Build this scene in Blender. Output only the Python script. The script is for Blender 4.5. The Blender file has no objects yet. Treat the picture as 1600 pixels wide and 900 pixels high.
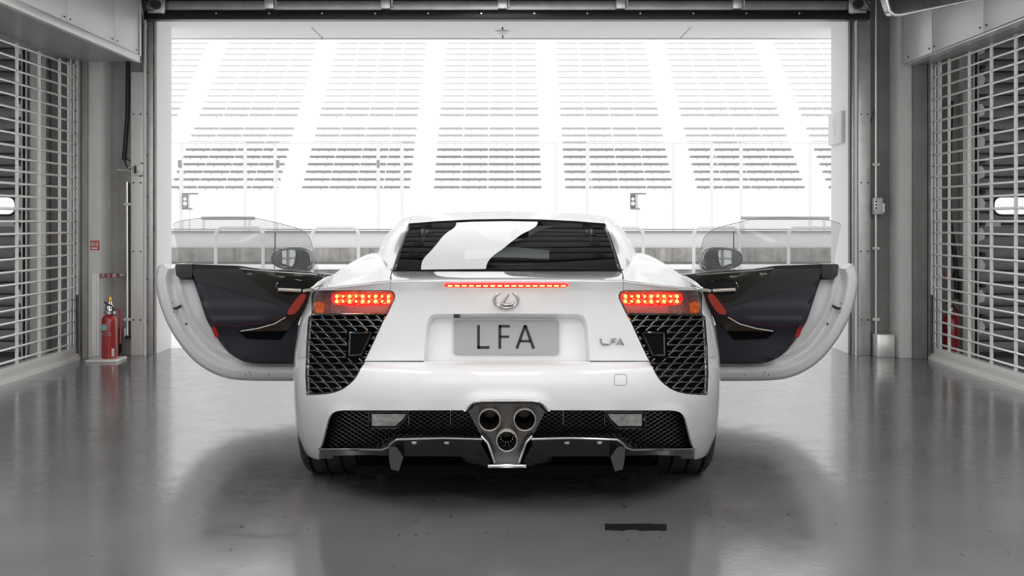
import bpy, bmesh, math, random
import numpy as np
from mathutils import Vector, Matrix
from mathutils.geometry import delaunay_2d_cdt
random.seed(7)
C = bpy.context.scene.collection
PI = math.pi

# ------------------------------------------------------------------ camera
F = 1700.0; CX = 792.0; HY = 345.0; HC = 1.17      # focal length in px, principal point, eye height
cam_d = bpy.data.cameras.new('camera'); cam = bpy.data.objects.new('camera', cam_d); C.objects.link(cam)
cam.location = (0, 0, HC); cam.rotation_euler = (PI/2, 0, 0)
cam_d.sensor_width = 36; cam_d.lens = F/1600*36
cam_d.shift_x = (800-CX)/1600; cam_d.shift_y = -(450-HY)/1600
cam_d.clip_end = 500; cam_d.clip_start = 0.05
bpy.context.scene.camera = cam
# ------------------------------------------------------------------ light
w = bpy.data.worlds.new('overcast_sky'); bpy.context.scene.world = w; w.use_nodes = True
bg = w.node_tree.nodes['Background']; bg.inputs[0].default_value = (1, 1, 1, 1); bg.inputs[1].default_value = 1.6
vs = bpy.context.scene.view_settings
bpy.context.scene.display_settings.display_device = 'sRGB'
vs.view_transform = 'Standard'; vs.look = 'None'; vs.gamma = 1; vs.exposure = 0.0; vs.use_curve_mapping = False

# ------------------------------------------------------------------ materials
def mat(name, col, rough=.5, metal=0, coat=0, emit=None, es=0, noise=None, bump=0, spec=None, scale=8, coat_rough=.03):
    m = bpy.data.materials.new(name); m.use_nodes = True; nt = m.node_tree; b = nt.nodes['Principled BSDF']
    b.inputs['Base Color'].default_value = (*col, 1); b.inputs['Roughness'].default_value = rough
    b.inputs['Metallic'].default_value = metal; b.inputs['Coat Weight'].default_value = coat
    b.inputs['Coat Roughness'].default_value = coat_rough
    if spec is not None: b.inputs['Specular IOR Level'].default_value = spec
    if emit: b.inputs['Emission Color'].default_value = (*emit, 1); b.inputs['Emission Strength'].default_value = es
    if noise or bump:
        tc = nt.nodes.new('ShaderNodeTexCoord'); n = nt.nodes.new('ShaderNodeTexNoise')
        n.inputs['Scale'].default_value = scale; n.inputs['Detail'].default_value = 8; n.inputs['Roughness'].default_value = .65
        nt.links.new(tc.outputs['Object'], n.inputs['Vector'])
        if noise:
            r = nt.nodes.new('ShaderNodeValToRGB')
            r.color_ramp.elements[0].position = .3; r.color_ramp.elements[1].position = .7
            r.color_ramp.elements[0].color = (*[c*(1-noise) for c in col], 1); r.color_ramp.elements[1].color = (*[min(1, c*(1+noise)) for c in col], 1)
            nt.links.new(n.outputs['Fac'], r.inputs['Fac']); nt.links.new(r.outputs['Color'], b.inputs['Base Color'])
        if bump:
            bp = nt.nodes.new('ShaderNodeBump'); bp.inputs['Strength'].default_value = bump; bp.inputs['Distance'].default_value = .005
            nt.links.new(n.outputs['Fac'], bp.inputs['Height']); nt.links.new(bp.outputs['Normal'], b.inputs['Normal'])
    return m

def glass(name, tint, diff=0.0, dcol=(.8, .8, .8), ior=1.5, rough=0.0):
    m = bpy.data.materials.new(name); m.use_nodes = True; nt = m.node_tree
    for n in list(nt.nodes): nt.nodes.remove(n)
    out = nt.nodes.new('ShaderNodeOutputMaterial'); tr = nt.nodes.new('ShaderNodeBsdfTransparent'); tr.inputs[0].default_value = (*tint, 1)
    gl = nt.nodes.new('ShaderNodeBsdfGlossy'); gl.inputs['Roughness'].default_value = rough; gl.inputs[0].default_value = (1, 1, 1, 1)
    fr = nt.nodes.new('ShaderNodeFresnel'); fr.inputs[0].default_value = ior
    mx = nt.nodes.new('ShaderNodeMixShader'); nt.links.new(fr.outputs[0], mx.inputs[0])
    src = tr
    if diff:
        d = nt.nodes.new('ShaderNodeBsdfDiffuse'); d.inputs[0].default_value = (*dcol, 1)
        m2 = nt.nodes.new('ShaderNodeMixShader'); m2.inputs[0].default_value = diff
        nt.links.new(tr.outputs[0], m2.inputs[1]); nt.links.new(d.outputs[0], m2.inputs[2]); src = m2
    nt.links.new(src.outputs[0], mx.inputs[1]); nt.links.new(gl.outputs[0], mx.inputs[2]); nt.links.new(mx.outputs[0], out.inputs[0])
    return m

def concrete(name, col, var=.25, rough=.8, streak=True):
    m = mat(name, col, rough); nt = m.node_tree; b = nt.nodes['Principled BSDF']; L = nt.links.new
    tc = nt.nodes.new('ShaderNodeTexCoord'); mp = nt.nodes.new('ShaderNodeMapping'); mp.inputs['Scale'].default_value = (6, 6, .5 if streak else 6)
    n1 = nt.nodes.new('ShaderNodeTexNoise'); n1.inputs['Scale'].default_value = 1.2; n1.inputs['Detail'].default_value = 6
    n2 = nt.nodes.new('ShaderNodeTexNoise'); n2.inputs['Scale'].default_value = 3.5; n2.inputs['Detail'].default_value = 10; n2.inputs['Roughness'].default_value = .7
    L(tc.outputs['Object'], mp.inputs[0]); L(mp.outputs[0], n1.inputs['Vector']); L(tc.outputs['Object'], n2.inputs['Vector'])
    a = nt.nodes.new('ShaderNodeMath'); a.operation = 'ADD'; L(n1.outputs['Fac'], a.inputs[0]); L(n2.outputs['Fac'], a.inputs[1])
    r = nt.nodes.new('ShaderNodeMapRange'); r.inputs[1].default_value = .7; r.inputs[2].default_value = 1.3
    r.inputs[3].default_value = 1-var; r.inputs[4].default_value = 1+var*.6; L(a.outputs[0], r.inputs[0])
    mul = nt.nodes.new('ShaderNodeVectorMath'); mul.operation = 'SCALE'; mul.inputs[0].default_value = col; L(r.outputs[0], mul.inputs['Scale'])
    L(mul.outputs[0], b.inputs['Base Color'])
    bp = nt.nodes.new('ShaderNodeBump'); bp.inputs['Strength'].default_value = .25; bp.inputs['Distance'].default_value = .004
    L(n2.outputs['Fac'], bp.inputs['Height']); L(bp.outputs['Normal'], b.inputs['Normal'])
    return m

def floor_material():
    m = mat('epoxy_floor', (.5, .5, .5), .15, coat=.0); nt = m.node_tree; b = nt.nodes['Principled BSDF']; L = nt.links.new
    tc = nt.nodes.new('ShaderNodeTexCoord')
    n1 = nt.nodes.new('ShaderNodeTexNoise'); n1.inputs['Scale'].default_value = .9; n1.inputs['Detail'].default_value = 8
    n2 = nt.nodes.new('ShaderNodeTexNoise'); n2.inputs['Scale'].default_value = 7; n2.inputs['Detail'].default_value = 10; n2.inputs['Roughness'].default_value = .7
    v = nt.nodes.new('ShaderNodeTexVoronoi'); v.inputs['Scale'].default_value = 3.3
    for n in (n1, n2, v): L(tc.outputs['Object'], n.inputs['Vector'])
    cr = nt.nodes.new('ShaderNodeValToRGB'); e = cr.color_ramp.elements
    e[0].position = .3; e[0].color = (.14, .14, .139, 1); e[1].position = .72; e[1].color = (.23, .229, .227, 1)
    L(n1.outputs['Fac'], cr.inputs[0])
    # scuffs: sparse small dark marks
    sc = nt.nodes.new('ShaderNodeTexNoise'); sc.inputs['Scale'].default_value = 26; sc.inputs['Detail'].default_value = 3
    mp = nt.nodes.new('ShaderNodeMapping'); mp.inputs['Scale'].default_value = (1, .35, 1); mp.inputs['Rotation'].default_value = (0, 0, .5)
    L(tc.outputs['Object'], mp.inputs[0]); L(mp.outputs[0], sc.inputs['Vector'])
    r2 = nt.nodes.new('ShaderNodeMapRange'); r2.inputs[1].default_value = .69; r2.inputs[2].default_value = .73; r2.inputs[3].default_value = 0; r2.inputs[4].default_value = .6
    L(sc.outputs['Fac'], r2.inputs[0])
    mx = nt.nodes.new('ShaderNodeMixRGB'); L(r2.outputs[0], mx.inputs[0]); L(cr.outputs[0], mx.inputs[1]); mx.inputs[2].default_value = (.02, .02, .02, 1)
    L(mx.outputs[0], b.inputs['Base Color'])
    r = nt.nodes.new('ShaderNodeMapRange'); r.inputs[1].default_value = .35; r.inputs[2].default_value = .7; r.inputs[3].default_value = .10; r.inputs[4].default_value = .24
    L(n2.outputs['Fac'], r.inputs[0]); L(r.outputs[0], b.inputs['Roughness'])
    bp = nt.nodes.new('ShaderNodeBump'); bp.inputs['Strength'].default_value = .16; bp.inputs['Distance'].default_value = .002
    a = nt.nodes.new('ShaderNodeMath'); a.operation = 'ADD'; L(n2.outputs['Fac'], a.inputs[0])
    n3 = nt.nodes.new('ShaderNodeTexNoise'); n3.inputs['Scale'].default_value = 45; n3.inputs['Detail'].default_value = 2; L(tc.outputs['Object'], n3.inputs['Vector'])
    L(n3.outputs['Fac'], a.inputs[1]); L(a.outputs[0], bp.inputs['Height']); L(bp.outputs['Normal'], b.inputs['Normal'])
    b.inputs['IOR'].default_value = 2.1
    return m

PAINT = mat('white_car_paint', (.78, .78, .785), .35, coat=1)
PAINT2 = mat('white_door_inner_paint', (.78, .78, .79), .4, coat=.5)
SEAM = mat('dark_panel_gap', (.03, .03, .03), .7)
BLK = mat('black_plastic', (.012, .012, .013), .35)
BLKG = mat('gloss_black', (.012, .012, .013), .12, coat=1)
CAV = mat('cavity_black', (.004, .004, .004), .9, spec=.1)
FIN = mat('grille_fin_satin_black', (.20, .20, .205), .25, metal=.75, coat=.6)
WIRE = mat('grille_wire', (.16, .16, .16), .35, metal=.8)
CARBON = mat('carbon_fibre', (.012, .012, .013), .25, coat=.4, noise=.5, scale=90)
CHROME = mat('chrome', (.75, .75, .76), .12, metal=1)
EMB = mat('emblem_chrome', (.42, .42, .43), .18, metal=1)
STEEL = mat('brushed_steel', (.5, .49, .48), .3, metal=1)
GUN = mat('exhaust_surround_metal', (.095, .092, .092), .34, metal=1)
TI = mat('warm_titanium', (.9, .82, .73), .3, metal=.4)
TIPIN = mat('black_pipe_inside', (.012, .011, .01), .35, spec=.4)  # near-black inside of the exhaust pipes
RUB = mat('tyre_rubber', (.02, .02, .02), .65, bump=.1, scale=60)
ALLOY = mat('wheel_alloy', (.35, .35, .36), .3, metal=1)
RGLASS = glass('tinted_rear_glass', (.24, .26, .25), ior=1.75)
WGLASS = glass('door_window_glass', (.76, .77, .77), diff=.10, dcol=(.7, .72, .72))
CLEAR = glass('clear_lens', (.93, .9, .9), ior=1.45)
LEATH = mat('dark_blue_leather', (.022, .022, .033), .5, bump=.15, scale=200)
LEATH2 = mat('black_leather_upper', (.02, .02, .022), .42, bump=.15, scale=200)
DARKWOOD = mat('dark_olive_trim', (.022, .022, .017), .3, coat=.4)
REDL = mat('red_leather', (.48, .05, .035), .45, bump=.1, scale=150)
STITCH = mat('dark_red_stitching', (.2, .02, .03), .6)
REFL = mat('red_reflector', (.6, .02, .02), .15, coat=1, noise=.4, scale=80)
AMBER = mat('amber_reflector', (.7, .16, .03), .12, noise=.4, scale=60, emit=(1, .2, .02), es=.12)
LEDR = mat('lit_red_lamp', (.5, .01, .01), .2, emit=(1, .012, .02), es=1.6)
LEDY = mat('lit_led', (1, .5, .1), .3, emit=(1, .36, .04), es=11)
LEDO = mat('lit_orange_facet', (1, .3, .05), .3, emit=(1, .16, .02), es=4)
LAMPGREY = mat('lamp_inner_grey', (.36, .27, .27), .15, coat=1, metal=.3, noise=.3, scale=30)
REVL = mat('reverse_lamp_lens', (.42, .41, .40), .12, coat=1, noise=.4, scale=25)
MIRR = mat('mirror_glass', (.6, .6, .62), .02, metal=1)
MIRH = mat('mirror_housing_grey', (.30, .31, .31), .3, coat=.6)
PLATE = mat('plate_grey', (.37, .37, .37), .4)
INK = mat('black_letter', (.01, .01, .01), .4)
FLOOR = floor_material()
APRON = mat('pit_lane_concrete', (.75, .75, .75), .5, noise=.06, scale=2)
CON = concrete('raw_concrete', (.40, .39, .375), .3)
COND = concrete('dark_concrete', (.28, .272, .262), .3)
CONW = concrete('painted_concrete', (.78, .77, .75), .1)
WALLW = mat('white_exterior_wall', (.88, .88, .88), .6)
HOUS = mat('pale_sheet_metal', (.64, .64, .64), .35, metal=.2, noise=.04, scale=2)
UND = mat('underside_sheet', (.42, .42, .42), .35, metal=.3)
ALU = mat('aluminium', (.85, .84, .82), .32, metal=.7)
ALUW = mat('white_aluminium', (.82, .81, .79), .35, metal=.2)
GALV = mat('galvanised_steel', (.62, .615, .61), .38, metal=.75, noise=.15, scale=5)
DSTEEL = mat('dark_steel', (.045, .045, .047), .45, metal=.3)
SLAT = mat('grey_door_slat', (.24, .24, .245), .4, metal=.2)
STILE = mat('dull_hinge_steel', (.16, .16, .16), .5, metal=.2)
CEIL = mat('dark_ceiling', (.05, .05, .05), .9)
FIRE = mat('extinguisher_red', (.42, .03, .03), .3, coat=.7)
FIRED = mat('banner_maroon', (.25, .03, .04), .5)
SIGNR = mat('sign_red', (.62, .09, .07), .5)
SIGNW = mat('sign_white', (.75, .75, .73), .5)
BRASS = mat('brass', (.7, .45, .12), .3, metal=1)
WHT = mat('white_paint', (.82, .82, .82), .5)
STAND = mat('grandstand_white', (.88, .88, .88), .7)
SEATL = mat('seat_low_tier', (.36, .365, .36), .6)  # seat tones by tier: paler upward, haze painted into the colour
SEATM = mat('seat_mid_haze', (.57, .57, .57), .6)
SEATU = mat('seat_upper_haze', (.72, .72, .72), .6)
RAILG = mat('rail_grey', (.26, .26, .26), .5)
PWALL = mat('pit_wall_white', (.62, .62, .62), .6)
WEATH = concrete('weathered_wall', (.30, .29, .275), .5)
POST = mat('fence_post_pale', (.68, .68, .68), .5)
HOOP = mat('hoop_white', (.55, .55, .55), .35)
BOXG = mat('signal_box_grey', (.12, .12, .12), .5)
OVAL = mat('oval_pane_glow', (.8, .8, .8), .3, emit=(1, 1, 1), es=.8)
FILL = mat('ceiling_fill_diffuser', (.9, .9, .9), .4, emit=(1, 1, 1), es=11.5)
SOFT = mat('softbox_diffuser', (.9, .9, .9), .4, emit=(1, 1, 1), es=3.2)
CABLE = mat('black_cable', (.015, .015, .015), .5)
GREEN = mat('label_green', (.25, .45, .42), .5)
MARK = mat('black_floor_tape', (.012, .012, .012), .5, noise=.3, scale=60)

# ------------------------------------------------------------------ helpers
ORG = {}
def P(px, py, Y): return Vector(((px-CX)*Y/F, Y, HC-(py-HY)*Y/F))

class MB:
    def __init__(s): s.v = []; s.f = []; s.sm = []
    def add(s, vs_, fs, sm=False):
        o = len(s.v); s.v += [Vector(a) for a in vs_]; s.f += [tuple(i+o for i in f) for f in fs]; s.sm += [sm]*len(fs); return s
    def box(s, x0, x1, y0, y1, z0, z1, bev=0):
        x0, x1 = min(x0, x1), max(x0, x1)
        if bev:
            bm = bmesh.new(); bmesh.ops.create_cube(bm, size=1)
            for v in bm.verts: v.co = Vector(((x0+x1)/2+v.co.x*(x1-x0), (y0+y1)/2+v.co.y*(y1-y0), (z0+z1)/2+v.co.z*(z1-z0)))
            bmesh.ops.bevel(bm, geom=bm.edges[:], offset=bev, segments=2, affect='EDGES', profile=.5)
            bm.verts.index_update(); s.add([v.co.copy() for v in bm.verts], [[v.index for v in f.verts] for f in bm.faces]); bm.free(); return s
        return s.add([(x, y, z) for x in (x0, x1) for y in (y0, y1) for z in (z0, z1)],
                     [(0, 1, 3, 2), (4, 6, 7, 5), (0, 4, 5, 1), (2, 3, 7, 6), (0, 2, 6, 4), (1, 5, 7, 3)])
    def cyl(s, a, b, r, r2=None, n=12, cap=True):
        return s.tube([a, b], [r, r if r2 is None else r2], n, cap)
    def tube(s, pts, r, n=8, cap=True):
        pts = [Vector(p) for p in pts]; rs = r if isinstance(r, (list, tuple)) else [r]*len(pts)
        vs_ = []; up = None
        for i, p in enumerate(pts):
            t = (pts[min(i+1, len(pts)-1)]-pts[max(i-1, 0)]).normalized()
            if up is None: up = t.orthogonal().normalized()
            up = (up-t*up.dot(t)).normalized(); q = t.cross(up)
            for k in range(n):
                a = 2*PI*k/n; vs_.append(p+(up*math.cos(a)+q*math.sin(a))*rs[i])
        fs = [(i*n+k, i*n+(k+1) % n, (i+1)*n+(k+1) % n, (i+1)*n+k) for i in range(len(pts)-1) for k in range(n)]
        s.add(vs_, fs, True)
        if cap: s.add(vs_[:n], [tuple(range(n))[::-1]]); s.add(vs_[-n:], [tuple(range(n))])
        return s
    def strip(s, pts, wdt, dep, nrm=None, closed=False):
        """flat bar swept along pts; wdt across, dep along nrm (list or single)"""
        pts = [Vector(p) for p in pts]; N = len(pts); vs_ = []
        for i, p in enumerate(pts):
            t = (pts[min(i+1, N-1)]-pts[max(i-1, 0)]).normalized(); nn = Vector(nrm[i] if isinstance(nrm, list) else (nrm or (0, -1, 0)))
            c = t.cross(nn).normalized()*wdt/2; d = nn*dep
            vs_ += [p-c, p+c, p+c+d, p-c+d]
        fs = []
        for i in range(N-1):
            a = i*4; b = a+4
            fs += [(a+k, a+(k+1) % 4, b+(k+1) % 4, b+k) for k in range(4)]
        fs += [(3, 2, 1, 0), (N*4-4, N*4-3, N*4-2, N*4-1)]
        return s.add(vs_, fs)
    def lathe(s, prof, c=(0, 0, 0), axis='z', n=24):
        vs_ = []; c = Vector(c)
        for r, h in prof:
            for k in range(n):
                a = 2*PI*k/n; x, y = r*math.cos(a), r*math.sin(a)
                vs_.append(c+(Vector((x, y, h)) if axis == 'z' else Vector((x, h, y)) if axis == 'y' else Vector((h, x, y))))
        m = len(prof)
        fs = [(i*n+k, i*n+(k+1) % n, (i+1)*n+(k+1) % n, (i+1)*n+k) for i in range(m-1) for k in range(n)]
        return s.add(vs_, fs, True)
    def extr(s, poly, d):
        """3d polygon extruded by vector d"""
        n = len(poly); d = Vector(d); a = [Vector(p) for p in poly]
        s.add(a+[p+d for p in a], [tuple(range(n)), tuple(range(2*n-1, n-1, -1))]+[(i, i+n, (i+1) % n+n, (i+1) % n) for i in range(n)]); return s
    def build(s, name, m, parent=None, org=None, fix=True, ang=38):
        po = ORG.get(parent.name, Vector((0, 0, 0))) if parent else Vector((0, 0, 0))
        oo = Vector(org) if org is not None else (po.copy() if parent else Vector((0, 0, 0)))
        me = bpy.data.meshes.new(name); me.from_pydata([v-oo for v in s.v], [], s.f)
        me.polygons.foreach_set('use_smooth', [True]*len(s.f)); me.materials.append(m)
        if fix:
            bm = bmesh.new(); bm.from_mesh(me); bmesh.ops.remove_doubles(bm, verts=bm.verts, dist=1e-6)
            bmesh.ops.recalc_face_normals(bm, faces=bm.faces); bm.to_mesh(me); bm.free()
        me.update()
        try: me.set_sharp_from_angle(angle=math.radians(ang))
        except Exception: pass
        o = bpy.data.objects.new(name, me); C.objects.link(o); o.location = oo-po
        if parent: o.parent = parent
        ORG[o.name] = oo
        return o

def tag(o, label=None, cat=None, group=None, kind=None):
    if label: o['label'] = label
    if cat: o['category'] = cat
    if group: o['group'] = group
    if kind: o['kind'] = kind
    return o
def thing(name, label, cat, loc, group=None):
    o = bpy.data.objects.new(name, None); C.objects.link(o); o.location = loc; o.empty_display_size = .2
    ORG[o.name] = Vector(loc); return tag(o, label, cat, group)
def sub(name, parent, loc=None):
    o = bpy.data.objects.new(name, None); C.objects.link(o); l = Vector(loc) if loc else ORG[parent.name].copy()
    o.parent = parent; o.location = l-ORG[parent.name]; ORG[o.name] = l; return o
def struct(name, mb, m, label=None, **k): return tag(mb.build(name, m, **k), label, kind='structure')
def copy_obj(o, loc, label=None):
    c = o.copy(); C.objects.link(c); c.location = loc
    if label: c['label'] = label
    for ch in o.children:
        d = ch.copy(); C.objects.link(d); d.parent = c
    return c

def pchip(xs, ys):
    xs = np.array(xs, float); ys = np.array(ys, float); h = np.diff(xs); dl = np.diff(ys)/h; d = np.zeros(len(xs))
    for i in range(1, len(xs)-1):
        if dl[i-1]*dl[i] > 0:
            w1 = 2*h[i]+h[i-1]; w2 = h[i]+2*h[i-1]; d[i] = (w1+w2)/(w1/dl[i-1]+w2/dl[i])
    d[0] = dl[0]; d[-1] = dl[-1]
    xs_, ys_, d_, h_ = list(xs), list(ys), list(d), list(h)
    import bisect
    def f(x):
        if x <= xs_[0]: return ys_[0]
        if x >= xs_[-1]: return ys_[-1]
        i = bisect.bisect_right(xs_, x)-1; t = (x-xs_[i])/h_[i]
        return (2*t**3-3*t*t+1)*ys_[i]+(t**3-2*t*t+t)*h_[i]*d_[i]+(-2*t**3+3*t*t)*ys_[i+1]+(t**3-t*t)*h_[i]*d_[i+1]
    return f

def inside(p, poly):
    x, y = p; c = False; n = len(poly); j = n-1
    for i in range(n):
        xi, yi = poly[i]; xj, yj = poly[j]
        if (yi > y) != (yj > y) and x < (xj-xi)*(y-yi)/(yj-yi)+xi: c = not c
        j = i
    return c
def edist(p, poly):
    x, y = p; best = 1e9; n = len(poly)
    for i in range(n):
        x0, y0 = poly[i]; x1, y1 = poly[(i+1) % n]; dx, dy = x1-x0, y1-y0; L = dx*dx+dy*dy
        t = 0 if L == 0 else max(0, min(1, ((x-x0)*dx+(y-y0)*dy)/L)); d = (x-x0-t*dx)**2+(y-y0-t*dy)**2
        if d < best: best = d
    return math.sqrt(best)
def chaikin(poly, it=2, closed=True):
    for _ in range(it):
        q = []; n = len(poly)
        for i in range(n if closed else n-1):
            a = poly[i]; b = poly[(i+1) % n]
            q += [tuple(.75*u+.25*v for u, v in zip(a, b)), tuple(.25*u+.75*v for u, v in zip(a, b))]
        if not closed: q = [poly[0]]+q+[poly[-1]]
        poly = q
    return poly
def dens(poly, step, closed=True):
    q = []; n = len(poly)
    for i in range(n if closed else n-1):
        a = poly[i]; b = poly[(i+1) % n]; L = math.hypot(b[0]-a[0], b[1]-a[1]); k = max(1, int(math.ceil(L/step)))
        for j in range(k): q.append((a[0]+(b[0]-a[0])*j/k, a[1]+(b[1]-a[1])*j/k))
    if not closed: q.append(poly[-1])
    return q
def smo(pts, k=4):
    q = []; n = len(pts)
    for i in range(n-1):
        a = pts[max(i-1, 0)]; b = pts[i]; c = pts[i+1]; d = pts[min(i+2, n-1)]
        for j in range(k):
            u = j/k; q.append(tuple(.5*(2*b[m]+(c[m]-a[m])*u+(2*a[m]-5*b[m]+4*c[m]-d[m])*u*u+(3*b[m]-a[m]-3*c[m]+d[m])*u**3) for m in (0, 1)))
    return q+[pts[-1]]
def mir(poly): return [(2*CX-x, y) for x, y in poly]

def panel(poly, step, fmap, dom=None, holes=(), thick=.01, tdir=None, mb=None, rim=True, ftd=None):
    """CDT-triangulated panel. poly in source coords, dom: source->domain, fmap: domain->3D"""
    dom = dom or (lambda x, y: (x, y)); mb = mb or MB()
    rings = [dens([dom(*p) for p in dens(r, step)], step) for r in [poly]+list(holes)]
    pts = []; edges = []
    for r in rings:
        o = len(pts); pts += r; edges += [(o+i, o+(i+1) % len(r)) for i in range(len(r))]
    xs = [p[0] for p in rings[0]]; ys = [p[1] for p in rings[0]]
    ny = int((max(ys)-min(ys))/step)+2; nx = int((max(xs)-min(xs))/step)+2
    for j in range(ny):
        for i in range(nx):
            p = (min(xs)+(i+.5*(j % 2))*step, min(ys)+(j+.5)*step*.95)
            if inside(p, rings[0]) and not any(inside(p, h) for h in rings[1:]) and min(edist(p, r) for r in rings) > step*.45: pts.append(p)
    vo, eo, fo, ov, oe, of = delaunay_2d_cdt([Vector(p) for p in pts], edges, [], 0, 1e-5)
    vo = [tuple(v) for v in vo]; tri = []
    for f in fo:
        c = (sum(vo[i][0] for i in f)/3, sum(vo[i][1] for i in f)/3)
        if inside(c, rings[0]) and not any(inside(c, h) for h in rings[1:]): tri.append(tuple(f))
    V = [Vector(fmap(*v)) for v in vo]
    mb.add(V, tri, True)
    if thick:
        if tdir is None:
            N = [Vector((0, 0, 0)) for _ in V]
            for a, b, c in tri:
                n = (V[b]-V[a]).cross(V[c]-V[a])
                if n.length > 0:
                    for i in (a, b, c): N[i] += n
            s = sum((V[b]-V[a]).cross(V[c]-V[a]).y for a, b, c in tri)
            if ftd: B = [v+Vector(ftd(v))*thick for v in V]
            else: B = [v+(n.normalized()*(thick if s > 0 else -thick) if n.length > 0 else Vector((0, thick, 0))) for v, n in zip(V, N)]
        else: B = [v+Vector(tdir)*thick for v in V]
        mb.add(B, [t[::-1] for t in tri], True)
        cnt = {}
        for t in tri:
            for i in range(3):
                e = (t[i], t[(i+1) % 3]); k = tuple(sorted(e)); cnt.setdefault(k, []).append(e)
        for k, l in cnt.items():
            if len(l) == 1:
                a, b = l[0]; mb.add([V[b], V[a], B[a], B[b]], [(0, 1, 2, 3)])
    return mb
def pbuild(mb, name, m, parent, **k):
    return mb.build(name, m, parent, fix=True, **k)

def surf(ctrl, nu=8, nv=8, thick=0, tdir=(0, 0, -1), mb=None):
    """Catmull-Rom surface through a grid of 3D control points"""
    def cr(p, t):
        n = len(p)-1; x = t*n; i = min(int(x), n-1); u = x-i
        a = p[i-1] if i > 0 else p[i]*2-p[i+1]; b = p[i]; c = p[i+1]; d = p[i+2] if i+2 <= n else p[i+1]*2-p[i]
        return .5*((2*b)+(c-a)*u+(2*a-5*b+4*c-d)*u*u+(3*b-a-3*c+d)*u**3)
    ctrl = [[Vector(p) for p in r] for r in ctrl]; mb = mb or MB()
    R = (len(ctrl)-1)*nu; Q = (len(ctrl[0])-1)*nv
    g = []
    for i in range(R+1):
        col = [cr([ctrl[k][j] for k in range(len(ctrl))], i/R) for j in range(len(ctrl[0]))]
        g += [cr(col, j/Q) for j in range(Q+1)]
    fs = [(i*(Q+1)+j, i*(Q+1)+j+1, (i+1)*(Q+1)+j+1, (i+1)*(Q+1)+j) for i in range(R) for j in range(Q)]
    mb.add(g, fs, True)
    if thick:
        d = Vector(tdir)*thick; mb.add([p+d for p in g], [f[::-1] for f in fs], True)
        b = [j for j in range(Q+1)]+[(i+1)*(Q+1)-1 for i in range(1, R+1)]+[R*(Q+1)+j for j in range(Q-1, -1, -1)]+[i*(Q+1) for i in range(R-1, 0, -1)]
        for i in range(len(b)):
            p, q = g[b[i]], g[b[(i+1) % len(b)]]; mb.add([p, q, q+d, p+d], [(0, 1, 2, 3)])
    return mb
def mx(p): return Vector((-p[0], p[1], p[2]))
def MPX(ctrl): return [[mx(p) for p in r] for r in ctrl]

def text(name, s, size, m, parent, loc, rot=(PI/2, 0, 0), depth=.001, sx=1, align='CENTER'):
    cu = bpy.data.curves.new(name, 'FONT'); cu.body = s; cu.size = size; cu.extrude = depth; cu.align_x = align; cu.align_y = 'CENTER'
    t = bpy.data.objects.new(name, cu); C.objects.link(t)
    bpy.context.view_layer.update()
    me = bpy.data.meshes.new_from_object(t.evaluated_get(bpy.context.evaluated_depsgraph_get())); me.name = name
    bpy.data.objects.remove(t); me.materials.clear(); me.materials.append(m)
    o = bpy.data.objects.new(name, me); C.objects.link(o); o.rotation_euler = rot; o.scale = (sx, 1, 1)
    po = ORG.get(parent.name, Vector((0, 0, 0))) if parent else Vector((0, 0, 0))
    if parent: o.parent = parent
    o.location = Vector(loc)-po; return o

# ================================================================== SETTING
DY = 9.6                                            # plane of the big door
XL = -3.64; XR = 3.60                               # grille planes
XO0 = (245-CX)*DY/F; XO1 = (1325-CX)*DY/F           # opening
ZH = HC+(HY-30)*DY/F
struct('floor', MB().box(-10.5, 10.5, -5, DY+.4, -.2, 0), FLOOR, 'glossy grey epoxy garage floor')
struct('pit_lane_ground', MB().box(-60, 60, DY+.4, 34, -.22, -.006), APRON, 'pale concrete pit lane outside the door')
struct('track_ground', MB().box(-90, 90, 34, 110, -.25, -.03), APRON)
struct('ceiling', MB().box(-10.5, 10.5, -5, DY+.3, 3.5, 3.7), CEIL, 'dark garage ceiling')
# outer wall of the building around the opening
b = MB().box(-10.5, XO0, DY, DY+.42, 0, 3.5)
struct('wall_front_left', b, WALLW, 'white outside wall beside the opening')
struct('wall_front_right', MB().box(XO1, 10.5, DY, DY+.5, 0, 3.5), WALLW, 'white outside wall on the right of the opening')
struct('wall_header', MB().box(XO0, XO1, DY+.02, DY+.4, ZH, 3.5), WALLW)
# exterior canopy soffit, in panels with recessed joints
zc = ZH
sf = struct('canopy_slab', MB().box(-11, 11, DY+.4, DY+1.02, zc+.03, zc+.25), WALLW, 'white canopy above the door outside')
sx = [-9.2, -6.9, -4.6, (500-CX)*10.45/F-.0, 0-.04, (1067-CX)*10.45/F, 4.6, 6.9, 9.2]
for i in range(len(sx)-1):
    MB().box(sx[i]+.008, sx[i+1]-.008, DY+.4, DY+1.0, zc, zc+.03).build('soffit_panel', WALLW, sf)
MB().box(-11, 11, DY+1.0, DY+1.03, zc-.01, zc+.3).build('fascia_board', WHT, sf)
lt = thing('canopy_downlight', 'round flat downlight under the white canopy outside', 'light', P(785, 41, DY+.62))
MB().lathe([(0, 0), (.055, 0), (.075, .008), (.08, .02), (0, .02)], (-.04, DY+.62, zc-.021)).build('lamp_rim', ALUW, lt)
MB().lathe([(0, 0), (.05, 0), (.05, .004), (0, .004)], (-.04, DY+.62, zc-.0255)).build('lamp_lens', SIGNW, lt)
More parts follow.
